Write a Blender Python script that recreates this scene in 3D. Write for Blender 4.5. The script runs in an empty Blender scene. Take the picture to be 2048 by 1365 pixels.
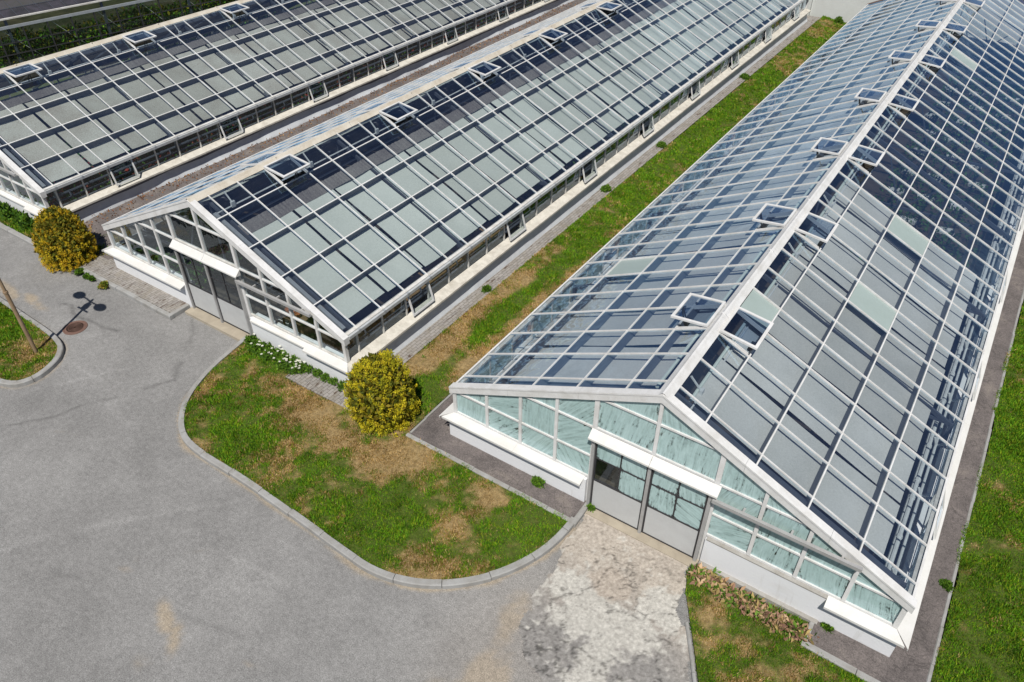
import bpy, math, random
import numpy as np
from mathutils import Vector, Matrix

random.seed(7)
RNG = np.random.default_rng(11)
SC = bpy.context.scene
COL = SC.collection
R = math.radians

# ------------------------------------------------------------------ camera
cam_d = bpy.data.cameras.new('camera'); cam = bpy.data.objects.new('camera', cam_d); COL.objects.link(cam)
cam_d.sensor_width = 36.0; cam_d.lens = 1501.97 / 2048 * 36.0
cam_d.clip_start = 0.1; cam_d.clip_end = 3000
CAMP = Vector((3.2754, -9.8408, 13.7114 - 0.44))
yaw, pit = R(-33.889), R(38.863)
fwd = Vector((math.sin(yaw) * math.cos(pit), math.cos(yaw) * math.cos(pit), -math.sin(pit)))
rt = Vector((math.cos(yaw), -math.sin(yaw), 0)); up = rt.cross(fwd)
cam.matrix_world = Matrix(((rt.x, up.x, -fwd.x, CAMP.x), (rt.y, up.y, -fwd.y, CAMP.y), (rt.z, up.z, -fwd.z, CAMP.z), (0, 0, 0, 1)))
SC.camera = cam

# ------------------------------------------------------------------ sky, sun, exposure
SUN_EL = R(58); SH = Vector((-1.10, 2.32)).normalized()          # direction the shadows fall on the ground
W = bpy.data.worlds.new('World'); SC.world = W; W.use_nodes = True
wn = W.node_tree.nodes; wl = W.node_tree.links
sky = wn.new('ShaderNodeTexSky'); sky.sky_type = 'NISHITA'; sky.sun_disc = False
sky.sun_elevation = SUN_EL; sky.sun_rotation = math.atan2(-SH.x, -SH.y)
sky.air_density = 1.0; sky.dust_density = 0.2; sky.ozone_density = 6.0
wn['Background'].inputs['Strength'].default_value = 0.05
# unseen clouds added low in the sky to vary the reflections in the glass
tc = wn.new('ShaderNodeTexCoord'); sx = wn.new('ShaderNodeSeparateXYZ'); wl.new(tc.outputs['Generated'], sx.inputs[0])
def wm(op, a, b=None, clamp=False):
    m = wn.new('ShaderNodeMath'); m.operation = op; m.use_clamp = clamp
    for i, v in enumerate((a, b)):
        if v is None: continue
        if isinstance(v, bpy.types.NodeSocket): wl.new(v, m.inputs[i])
        else: m.inputs[i].default_value = v
    return m.outputs[0]
zz = wm('ADD', wm('MAXIMUM', sx.outputs[2], 0.0), .18); cx = wn.new('ShaderNodeCombineXYZ')
wl.new(wm('DIVIDE', sx.outputs[0], zz), cx.inputs[0]); wl.new(wm('DIVIDE', sx.outputs[1], zz), cx.inputs[1])
cn_ = wn.new('ShaderNodeTexNoise'); cn_.inputs['Scale'].default_value = 1.15; cn_.inputs['Detail'].default_value = 7; cn_.inputs['Roughness'].default_value = .55
wl.new(cx.outputs[0], cn_.inputs['Vector'])
cover = wm('MULTIPLY', wm('MULTIPLY', wm('SUBTRACT', cn_.outputs['Fac'], .50), 7.0, True), wm('MULTIPLY', wm('SUBTRACT', .75, sx.outputs[2]), 1.6, True))
cm_ = wn.new('ShaderNodeMix'); cm_.data_type = 'RGBA'; wl.new(cover, cm_.inputs[0]); wl.new(sky.outputs[0], cm_.inputs[6]); cm_.inputs[7].default_value = (11, 11.3, 12, 1)
wl.new(cm_.outputs[2], wn['Background'].inputs['Color'])
sd = bpy.data.lights.new('sun', 'SUN'); sd.energy = 4.9; sd.angle = R(0.5); sd.color = (1.0, 0.955, 0.88)
sun = bpy.data.objects.new('sun', sd); COL.objects.link(sun)
trav = Vector((SH.x * math.cos(SUN_EL), SH.y * math.cos(SUN_EL), -math.sin(SUN_EL)))
sun.rotation_euler = trav.to_track_quat('-Z', 'Y').to_euler(); sun.location = (10, -20, 40)
SC.view_settings.view_transform = 'Standard'; SC.view_settings.look = 'None'
SC.view_settings.exposure = 0.0; SC.view_settings.gamma = 1.0
SC.view_settings.use_curve_mapping = False
SC.cycles.max_bounces = 10; SC.cycles.transparent_max_bounces = 40
SC.cycles.diffuse_bounces = 3; SC.cycles.glossy_bounces = 4
SC.cycles.caustics_reflective = False; SC.cycles.caustics_refractive = False

# ------------------------------------------------------------------ value noise for colours and shapes
_T = RNG.random((256, 256))
def vnoise(x, y, s=0):
    x = np.asarray(x, float) + s * 17.31; y = np.asarray(y, float) + s * 9.77
    xi = np.floor(x).astype(int); yi = np.floor(y).astype(int)
    fx = x - xi; fy = y - yi; fx = fx * fx * (3 - 2 * fx); fy = fy * fy * (3 - 2 * fy)
    t = lambda a, b: _T[a % 256, b % 256]
    return (t(xi, yi) * (1 - fx) + t(xi + 1, yi) * fx) * (1 - fy) + (t(xi, yi + 1) * (1 - fx) + t(xi + 1, yi + 1) * fx) * fy
def fbm(x, y, s=0, o=4):
    v = 0; a = .5; f = 1.0; n = 0
    for k in range(o):
        v = v + a * vnoise(np.asarray(x) * f, np.asarray(y) * f, s + k * 3); n += a; a *= .5; f *= 2.03
    return v / n
def smooth(a, b, x):
    t = np.clip((np.asarray(x) - a) / (b - a), 0, 1); return t * t * (3 - 2 * t)

# ------------------------------------------------------------------ materials
def mat(name):
    m = bpy.data.materials.new(name); m.use_nodes = True
    nt = m.node_tree; nt.nodes.clear()
    return m, nt, nt.nodes.new('ShaderNodeOutputMaterial')
def nd(nt, t, **kw):
    n = nt.nodes.new(t)
    for k, v in kw.items():
        if k in n.inputs: n.inputs[k].default_value = v
        else: setattr(n, k, v)
    return n
def ramp(nt, fac, stops):
    r = nt.nodes.new('ShaderNodeValToRGB'); e = r.color_ramp.elements
    while len(e) < len(stops): e.new(0.5)
    for k, (p, c) in enumerate(stops):
        e[k].position = p; e[k].color = (*c, 1) if len(c) == 3 else c
    nt.links.new(fac, r.inputs[0]); return r
def coords(nt, scale=(1, 1, 1), kind='Object'):
    tc = nt.nodes.new('ShaderNodeTexCoord'); mp = nt.nodes.new('ShaderNodeMapping')
    mp.inputs['Scale'].default_value = scale; nt.links.new(tc.outputs[kind], mp.inputs[0]); return mp.outputs[0]
def noise(nt, vec, scale, detail=4, rough=.55, dist=0):
    n = nd(nt, 'ShaderNodeTexNoise'); n.inputs['Scale'].default_value = scale; n.inputs['Detail'].default_value = detail
    n.inputs['Roughness'].default_value = rough; n.inputs['Distortion'].default_value = dist
    nt.links.new(vec, n.inputs['Vector']); return n.outputs['Fac']
def mixc(nt, fac, a, b, blend='MIX'):
    m = nt.nodes.new('ShaderNodeMix'); m.data_type = 'RGBA'; m.blend_type = blend
    for s, v in ((0, fac), (6, a), (7, b)):
        if hasattr(v, 'is_output') or isinstance(v, bpy.types.NodeSocket): nt.links.new(v, m.inputs[s])
        else: m.inputs[s].default_value = v if s == 0 else ((*v, 1) if len(v) == 3 else v)
    return m.outputs[2]
def worldpos(nt):
    return nt.nodes.new('ShaderNodeNewGeometry').outputs['Position']
def math_(nt, op, a, b=None, clamp=False):
    m = nt.nodes.new('ShaderNodeMath'); m.operation = op; m.use_clamp = clamp
    for i, v in enumerate((a, b)):
        if v is None: continue
        if isinstance(v, bpy.types.NodeSocket): nt.links.new(v, m.inputs[i])
        else: m.inputs[i].default_value = v
    return m.outputs[0]

def painted(name, col, dirt, amount=.5, rough=.45, scale=2.2, bump=0.0, fine=30, metal=0.0, spec=.4):
    """painted / weathered surface: base colour with soft grime in streaks and fine speckle"""
    m, nt, out = mat(name); b = nt.nodes.new('ShaderNodeBsdfPrincipled')
    p = worldpos(nt)
    n1 = noise(nt, p, scale, 6, .65, .4); n2 = noise(nt, p, fine, 3, .6)
    f = math_(nt, 'ADD', math_(nt, 'MULTIPLY', n1, .75), math_(nt, 'MULTIPLY', n2, .25))
    r = ramp(nt, f, [(.40, (0, 0, 0)), (.72, (1, 1, 1))])
    c = mixc(nt, math_(nt, 'MULTIPLY', r.outputs[0], amount), col, dirt)
    nt.links.new(c, b.inputs['Base Color']); b.inputs['Roughness'].default_value = rough
    b.inputs['Metallic'].default_value = metal; b.inputs['Specular IOR Level'].default_value = spec
    if bump:
        bp = nd(nt, 'ShaderNodeBump'); bp.inputs['Strength'].default_value = bump; bp.inputs['Distance'].default_value = .02
        nt.links.new(n2, bp.inputs['Height']); nt.links.new(bp.outputs[0], b.inputs['Normal'])
    nt.links.new(b.outputs[0], out.inputs[0]); return m

def glass(name, tint=(.86, .92, .92), dust=.05, dustcol=(.5, .5, .48), wav=.012, gain=1.8, wash=None, rough=.0, f0=.04, refl=(.80, .90, 1)):
    """single sheet of pane glass: fresnel mirror over clear, a film of dust, slightly wavy; wash = colour of brushed shade paint"""
    m, nt, out = mat(name)
    p = worldpos(nt)
    ge = nt.nodes.new('ShaderNodeNewGeometry'); dt = nd(nt, 'ShaderNodeVectorMath', operation='DOT_PRODUCT')
    nt.links.new(ge.outputs['Incoming'], dt.inputs[0]); nt.links.new(ge.outputs['Normal'], dt.inputs[1])
    fr = math_(nt, 'ADD', math_(nt, 'MULTIPLY', math_(nt, 'POWER', math_(nt, 'SUBTRACT', 1.0, math_(nt, 'ABSOLUTE', dt.outputs['Value'])), 5.0), 1 - f0), f0)   # Schlick, the same from either side
    bp = nd(nt, 'ShaderNodeBump'); bp.inputs['Strength'].default_value = 1.0; bp.inputs['Distance'].default_value = wav
    nt.links.new(noise(nt, p, 2.7, 1, .4, .3), bp.inputs['Height'])
    fac = math_(nt, 'MULTIPLY', fr, gain, True)
    tr = nd(nt, 'ShaderNodeBsdfTransparent'); tr.inputs[0].default_value = (*tint, 1)
    gl = nd(nt, 'ShaderNodeBsdfGlossy'); gl.inputs['Roughness'].default_value = rough; gl.inputs[0].default_value = (*refl, 1)
    nt.links.new(bp.outputs[0], gl.inputs['Normal'])
    df = nd(nt, 'ShaderNodeBsdfDiffuse'); df.inputs[0].default_value = (*dustcol, 1)
    dn = noise(nt, p, 1.3, 5, .7, .5)
    dm = nd(nt, 'ShaderNodeMixShader')
    df_fac = math_(nt, 'MULTIPLY', ramp(nt, dn, [(.35, (.3, .3, .3)), (.75, (1, 1, 1))]).outputs[0], dust)
    nt.links.new(df_fac, dm.inputs[0]); nt.links.new(tr.outputs[0], dm.inputs[1]); nt.links.new(df.outputs[0], dm.inputs[2])
    body = dm.outputs[0]
    if wash:
        oi = nt.nodes.new('ShaderNodeObjectInfo')
        off = nd(nt, 'ShaderNodeVectorMath', operation='SCALE'); cmb = nd(nt, 'ShaderNodeCombineXYZ')
        nt.links.new(oi.outputs['Random'], cmb.inputs[0]); nt.links.new(oi.outputs['Random'], cmb.inputs[2])
        nt.links.new(cmb.outputs[0], off.inputs[0]); off.inputs['Scale'].default_value = 37.0
        add = nd(nt, 'ShaderNodeVectorMath', operation='ADD'); nt.links.new(p, add.inputs[0]); nt.links.new(off.outputs[0], add.inputs[1])
        rot = nd(nt, 'ShaderNodeVectorRotate', rotation_type='Y_AXIS'); nt.links.new(add.outputs[0], rot.inputs['Vector'])
        r7 = math_(nt, 'FRACT', math_(nt, 'MULTIPLY', oi.outputs['Random'], 7.13)); r3 = math_(nt, 'FRACT', math_(nt, 'MULTIPLY', oi.outputs['Random'], 3.71))
        nt.links.new(math_(nt, 'MULTIPLY', math_(nt, 'SUBTRACT', r7, .5), math_(nt, 'ADD', .4, math_(nt, 'MULTIPLY', math_(nt, 'GREATER_THAN', r3, .55), 2.2))), rot.inputs['Angle'])
        mp = nd(nt, 'ShaderNodeMapping'); mp.inputs['Scale'].default_value = (15, 15, 1.7); nt.links.new(rot.outputs[0], mp.inputs[0])
        st = noise(nt, mp.outputs[0], 1.0, 5, .62, 1.1)
        big = noise(nt, add.outputs[0], 2.6, 5, .66, .8)
        edge = noise(nt, add.outputs[0], 14, 3, .6, .4)
        v = math_(nt, 'ADD', math_(nt, 'MULTIPLY', st, .55), math_(nt, 'ADD', math_(nt, 'MULTIPLY', big, .55), math_(nt, 'MULTIPLY', edge, .18)))
        gen = nd(nt, 'ShaderNodeTexCoord'); sep = nd(nt, 'ShaderNodeSeparateXYZ'); nt.links.new(gen.outputs['Generated'], sep.inputs[0])
        def rim(c): return math_(nt, 'POWER', math_(nt, 'ABSOLUTE', math_(nt, 'MULTIPLY', math_(nt, 'SUBTRACT', c, .5), 2.0)), 7.0)
        thin = math_(nt, 'MULTIPLY', math_(nt, 'ADD', rim(sep.outputs[0]), rim(sep.outputs[2])), .13)     # brush misses the pane edges
        v = math_(nt, 'SUBTRACT', math_(nt, 'ADD', v, math_(nt, 'MULTIPLY', math_(nt, 'SUBTRACT', oi.outputs['Random'], .5), .05)), thin)
        cov = ramp(nt, v, [(.440, (0, 0, 0)), (.535, (1, 1, 1))]).outputs[0]
        tone = ramp(nt, math_(nt, 'ADD', math_(nt, 'MULTIPLY', st, .8), math_(nt, 'MULTIPLY', edge, .2)),
                    [(.3, tuple(c * .62 for c in wash)), (.5, wash), (.72, tuple(min(.85, c * 1.28) for c in wash))]).outputs[0]
        wd = nd(nt, 'ShaderNodeBsdfDiffuse'); nt.links.new(tone, wd.inputs[0])
        wt = nd(nt, 'ShaderNodeBsdfTranslucent'); nt.links.new(tone, wt.inputs[0])
        ws = nd(nt, 'ShaderNodeMixShader'); ws.inputs[0].default_value = .25
        nt.links.new(wd.outputs[0], ws.inputs[1]); nt.links.new(wt.outputs[0], ws.inputs[2])
        wm = nd(nt, 'ShaderNodeMixShader'); nt.links.new(math_(nt, 'MULTIPLY', cov, .93), wm.inputs[0])
        nt.links.new(body, wm.inputs[1]); nt.links.new(ws.outputs[0], wm.inputs[2]); body = wm.outputs[0]
    mx = nd(nt, 'ShaderNodeMixShader'); nt.links.new(fac, mx.inputs[0]); nt.links.new(body, mx.inputs[1]); nt.links.new(gl.outputs[0], mx.inputs[2])
    nt.links.new(mx.outputs[0], out.inputs[0]); return m

def cloth(name, a, b, trans=.12, weave=60, axis=(0, 1, 0)):
    m, nt, out = mat(name); p = worldpos(nt)
    mp = nd(nt, 'ShaderNodeMapping'); mp.inputs['Scale'].default_value = (.35, 1, .35); nt.links.new(p, mp.inputs[0])
    w = noise(nt, mp.outputs[0], weave, 2, .5); n = noise(nt, p, .55, 4, .6, .3)
    f = math_(nt, 'ADD', math_(nt, 'MULTIPLY', w, .5), math_(nt, 'MULTIPLY', n, .5))
    c = ramp(nt, f, [(.36, a), (.62, b)]).outputs[0]
    oi = nt.nodes.new('ShaderNodeObjectInfo'); c = mixc(nt, 1.0, c, ramp(nt, oi.outputs['Random'], [(0, (.84, .83, .81)), (1, (1.08, 1.08, 1.08))]).outputs[0], 'MULTIPLY')
    d = nd(nt, 'ShaderNodeBsdfDiffuse'); t = nd(nt, 'ShaderNodeBsdfTranslucent'); nt.links.new(c, d.inputs[0]); nt.links.new(c, t.inputs[0])
    mx = nd(nt, 'ShaderNodeMixShader'); mx.inputs[0].default_value = trans
    nt.links.new(d.outputs[0], mx.inputs[1]); nt.links.new(t.outputs[0], mx.inputs[2]); nt.links.new(mx.outputs[0], out.inputs[0]); return m

def attr_mat(name, rough=.9, bump=0, bscale=80, trans=0.0, speck=None, mid=.8):
    """colour from the mesh's own 'Col' attribute (real stains and leaf colours), with optional fine grain"""
    m, nt, out = mat(name); at = nd(nt, 'ShaderNodeAttribute', attribute_name='Col')
    c = at.outputs['Color']; p = worldpos(nt)
    if speck:
        n = noise(nt, p, speck[0], 3, .75); c = mixc(nt, speck[3], c, ramp(nt, n, [(.3, speck[1]), (.7, speck[2])]).outputs[0], 'MULTIPLY')
        n2 = noise(nt, p, speck[0] * .22, 4, .7); c = mixc(nt, mid, c, ramp(nt, n2, [(.35, speck[1]), (.65, speck[2])]).outputs[0], 'MULTIPLY')
    b = nt.nodes.new('ShaderNodeBsdfPrincipled'); b.inputs['Roughness'].default_value = rough; b.inputs['Specular IOR Level'].default_value = .25
    nt.links.new(c, b.inputs['Base Color'])
    if bump:
        bp = nd(nt, 'ShaderNodeBump'); bp.inputs['Strength'].default_value = bump; bp.inputs['Distance'].default_value = .01
        nt.links.new(noise(nt, p, bscale, 3, .7), bp.inputs['Height']); nt.links.new(bp.outputs[0], b.inputs['Normal'])
    o = b.outputs[0]
    if trans:
        t = nd(nt, 'ShaderNodeBsdfTranslucent'); nt.links.new(c, t.inputs[0]); mx = nd(nt, 'ShaderNodeMixShader'); mx.inputs[0].default_value = trans
        nt.links.new(o, mx.inputs[1]); nt.links.new(t.outputs[0], mx.inputs[2]); o = mx.outputs[0]
    nt.links.new(o, out.inputs[0]); return m

def pavers(name):
    m, nt, out = mat(name); p = worldpos(nt)
    rot = nd(nt, 'ShaderNodeMapping'); rot.inputs['Rotation'].default_value = (0, 0, math.pi / 2); nt.links.new(p, rot.inputs[0])
    br = nd(nt, 'ShaderNodeTexBrick'); nt.links.new(rot.outputs[0], br.inputs['Vector'])
    for k, v in (('Scale', 5.0), ('Mortar Size', .028), ('Brick Width', 1.0), ('Row Height', .5), ('Mortar Smooth', .3), ('Bias', 0)): br.inputs[k].default_value = v
    br.inputs['Color1'].default_value = (.34, .32, .30, 1); br.inputs['Color2'].default_value = (.25, .235, .22, 1); br.inputs['Mortar'].default_value = (.07, .055, .04, 1)
    n = noise(nt, p, 3.0, 5, .7, .5); c = mixc(nt, ramp(nt, n, [(.45, (0, 0, 0)), (.72, (.6, .6, .6))]).outputs[0], br.outputs[0], (.22, .19, .14))
    st = nd(nt, 'ShaderNodeMapping'); st.inputs['Scale'].default_value = (9, 2.2, 1); nt.links.new(p, st.inputs[0])
    c = mixc(nt, ramp(nt, noise(nt, st.outputs[0], 1.0, 3, .6, .2), [(.60, (0, 0, 0)), (.66, (.9, .9, .9))]).outputs[0], c, (.075, .045, .03))
    c = mixc(nt, .5, c, ramp(nt, noise(nt, p, 60, 2, .7), [(.3, (.6, .6, .6)), (.7, (1.2, 1.2, 1.2))]).outputs[0], 'MULTIPLY')
    b = nt.nodes.new('ShaderNodeBsdfPrincipled'); b.inputs['Roughness'].default_value = .9; nt.links.new(c, b.inputs['Base Color'])
    bp = nd(nt, 'ShaderNodeBump'); bp.inputs['Strength'].default_value = .5; bp.inputs['Distance'].default_value = .01
    nt.links.new(br.outputs['Fac'], bp.inputs['Height']); bp.invert = True; nt.links.new(bp.outputs[0], b.inputs['Normal'])
    nt.links.new(b.outputs[0], out.inputs[0]); return m

M = {}
M['white'] = painted('white_paint', (.70, .70, .70), (.40, .38, .34), .6, .45, 2.5)
M['white_worn'] = painted('worn_white_paint', (.70, .69, .66), (.30, .27, .22), .75, .5, 3.5)
M['ridge_tan'] = painted('stained_ridge_metal', (.62, .58, .50), (.38, .31, .22), .8, .5, 2.0)
M['sill'] = painted('sill_metal', (.69, .685, .67), (.50, .48, .43), .5, .45, 1.6)
M['sill_old'] = painted('old_sill_metal', (.66, .63, .56), (.34, .31, .26), .8, .6, 4.0)
M['gutter'] = painted('gutter_metal', (.55, .58, .60), (.34, .33, .31), .7, .4, 4.0, metal=.2)
def wall_mat():
    m, nt, out = mat('limewashed_wall'); p = worldpos(nt); b = nt.nodes.new('ShaderNodeBsdfPrincipled'); b.inputs['Roughness'].default_value = .85
    mp = nd(nt, 'ShaderNodeMapping'); mp.inputs['Scale'].default_value = (7, 7, .7); nt.links.new(p, mp.inputs[0])
    runs = ramp(nt, noise(nt, mp.outputs[0], 1.0, 5, .65, .3), [(.60, (0, 0, 0)), (.80, (.5, .5, .5))]).outputs[0]
    c = mixc(nt, runs, (.72, .73, .75), (.42, .40, .36))
    sp = nt.nodes.new('ShaderNodeSeparateXYZ'); nt.links.new(p, sp.inputs[0])
    foot = math_(nt, 'SUBTRACT', math_(nt, 'ADD', .18, math_(nt, 'MULTIPLY', noise(nt, p, 4.0, 5, .7), .34)), math_(nt, 'MULTIPLY', sp.outputs[2], 1.25))
    c = mixc(nt, ramp(nt, foot, [(.18, (0, 0, 0)), (.50, (.8, .8, .8))]).outputs[0], c, (.30, .27, .22))
    pat = noise(nt, p, 1.1, 4, .6, .6); c = mixc(nt, ramp(nt, pat, [(.60, (0, 0, 0)), (.75, (.25, .25, .25))]).outputs[0], c, (.52, .50, .47))
    nt.links.new(c, b.inputs['Base Color'])
    bp = nd(nt, 'ShaderNodeBump'); bp.inputs['Strength'].default_value = .3; bp.inputs['Distance'].default_value = .02
    nt.links.new(noise(nt, p, 22, 4, .6), bp.inputs['Height']); nt.links.new(bp.outputs[0], b.inputs['Normal']); nt.links.new(b.outputs[0], out.inputs[0]); return m
M['wall'] = wall_mat()
M['plinth'] = painted('concrete_plinth', (.36, .35, .33), (.20, .18, .15), .8, .9, 2.5, .4)
M['sidewall_shade'] = painted('sill_shade_side_wall', (.15, .155, .18), (.10, .10, .11), .7, .8, 2.0, .3)  # side wall of the skirted houses, sill shadow put into its colour
M['film'] = painted('bulging_film', (.62, .65, .68), (.40, .40, .41), .6, .35, 2.0)
M['steel'] = painted('grey_steel', (.085, .10, .13), (.06, .06, .07), .6, .45, 4.0, metal=.2)
M['web'] = painted('shadowed_web', (.085, .10, .13), (.06, .065, .075), .6, .5, 4.0)  # dark tone puts the shadow under the purlins into the web colour
M['steel_light'] = painted('light_steel', (.42, .45, .48), (.26, .26, .26), .6, .4, 4.0, metal=.3)
M['pipe'] = painted('painted_pipe', (.62, .66, .68), (.36, .36, .36), .6, .4, 4.0)
M['dark'] = painted('dark_gasket', (.03, .03, .035), (.06, .055, .05), .5, .6, 6.0)
M['doorpanel'] = painted('door_sheet', (.47, .48, .48), (.36, .36, .36), .5, .5, 3.0)
M['doorframe'] = painted('door_frame', (.42, .42, .42), (.28, .27, .26), .6, .45, 4.0, metal=.2)
M['glass_roof'] = glass('roof_glass', (.90, .94, .95), .035, (.5, .5, .48), .006, 1.0, f0=.23, refl=(.38, .66, 1))
M['glass_vent'] = glass('vent_glass', (.55, .64, .74), .02, (.5, .5, .48), .005, 1.0, f0=.22, refl=(.42, .66, 1))  # darker than the roof glass: dimness below the ridge put into the tint
M['glass_clear'] = glass('clear_glass', (.84, .90, .91), .02, (.5, .5, .48), .005, 2.0)
M['glass_wash'] = glass('whitewashed_glass', (.80, .88, .87), .05, (.5, .5, .48), .004, 1.2, wash=(.51, .70, .69))
M['glass_wash_side'] = glass('whitewashed_side_glass', (.80, .88, .87), .10, (.45, .5, .5), .004, 1.2, wash=(.50, .66, .66))
M['poly'] = painted('frosted_sheet', (.33, .40, .385), (.27, .33, .31), .6, .3, 1.2)
M['curtain_a'] = cloth('woven_curtain_grey', (.48, .49, .475), (.64, .65, .64), .06, 70)
M['curtain_b'] = cloth('woven_curtain_pale', (.56, .60, .555), (.69, .73, .685), .06, 50)
M['curtain_c'] = cloth('woven_curtain_mixed', (.38, .35, .30), (.62, .635, .58), .06, 60)
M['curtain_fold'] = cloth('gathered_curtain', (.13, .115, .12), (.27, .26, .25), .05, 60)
M['tube'] = painted('roller_tube', (.60, .68, .64), (.45, .50, .48), .5, .5, 3.0)
M['soil'] = painted('greenhouse_soil', (.035, .028, .022), (.075, .058, .042), .8, .95, 2.0, .4)
M['wood'] = painted('bench_wood', (.20, .13, .07), (.12, .08, .05), .7, .8, 5.0)
M['kerb'] = painted('kerb_concrete', (.34, .34, .335), (.20, .185, .16), .85, .9, 3.0, .4, 60)
def path_mat():
    m, nt, out = mat('path_asphalt'); p = worldpos(nt); b = nt.nodes.new('ShaderNodeBsdfPrincipled'); b.inputs['Roughness'].default_value = .95
    c = ramp(nt, noise(nt, p, 1.4, 6, .7, .4), [(.32, (.095, .083, .080)), (.55, (.150, .130, .124)), (.75, (.23, .20, .175))]).outputs[0]
    c = mixc(nt, .85, c, ramp(nt, noise(nt, p, 45, 2, .7), [(.3, (.55, .55, .55)), (.7, (1.45, 1.45, 1.45))]).outputs[0], 'MULTIPLY')
    cr = math_(nt, 'ABSOLUTE', math_(nt, 'SUBTRACT', noise(nt, p, 1.1, 5, .6, .6), .5))
    c = mixc(nt, ramp(nt, cr, [(.003, (.45, .45, .45)), (.010, (0, 0, 0))]).outputs[0], c, (.035, .032, .03))
    nt.links.new(c, b.inputs['Base Color'])
    bp = nd(nt, 'ShaderNodeBump'); bp.inputs['Strength'].default_value = .6; bp.inputs['Distance'].default_value = .01
    nt.links.new(noise(nt, p, 90, 3, .7), bp.inputs['Height']); nt.links.new(bp.outputs[0], b.inputs['Normal']); nt.links.new(b.outputs[0], out.inputs[0]); return m
M['path'] = path_mat()
M['pavers'] = pavers('grey_pavers')
M['threshold'] = painted('worn_threshold', (.42, .37, .29), (.27, .23, .18), .8, .95, 3.0, .5, 60)
M['rust'] = painted('rusty_iron', (.15, .085, .065), (.24, .15, .12), .7, .7, 8.0, .5, 60)
M['postpaint'] = painted('tan_post_paint', (.30, .215, .13), (.15, .09, .055), .8, .6, 3.0)
M['black'] = painted('black_metal', (.035, .035, .035), (.07, .065, .06), .5, .5, 5.0)
M['bark'] = painted('bark', (.12, .085, .055), (.06, .045, .03), .8, .95, 6.0, .5)
M['plaster'] = painted('pale_plaster', (.62, .64, .63), (.50, .51, .49), .6, .9, .8, .2)
M['roofdark'] = painted('brown_verge', (.20, .13, .11), (.10, .07, .06), .8, .8, 4.0)  # brown tone of the rear bargeboards
M['flatroof'] = painted('flat_roofing', (.22, .21, .20), (.14, .13, .13), .7, .9, 1.0)
M['plastic'] = painted('white_plastic', (.70, .72, .70), (.50, .50, .48), .5, .4, 4.0)
M['terracotta'] = painted('terracotta', (.36, .13, .06), (.22, .09, .05), .6, .8, 6.0)
M['road'] = attr_mat('road_asphalt', .95, .5, 160, speck=(42, (.50, .50, .50), (1.5, 1.5, 1.5), .9), mid=.28)
M['apron'] = attr_mat('broken_apron', .93, .7, 120, speck=(70, (.72, .71, .70), (1.22, 1.22, 1.22), .8))
M['turf'] = attr_mat('turf_soil', .97, .8, 60, speck=(45, (.55, .55, .5), (1.3, 1.3, 1.25), .8))
M['leaf'] = attr_mat('leaf', .7, trans=.18)
M['thuja'] = attr_mat('thuja_spray', .75, trans=.3)

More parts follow.
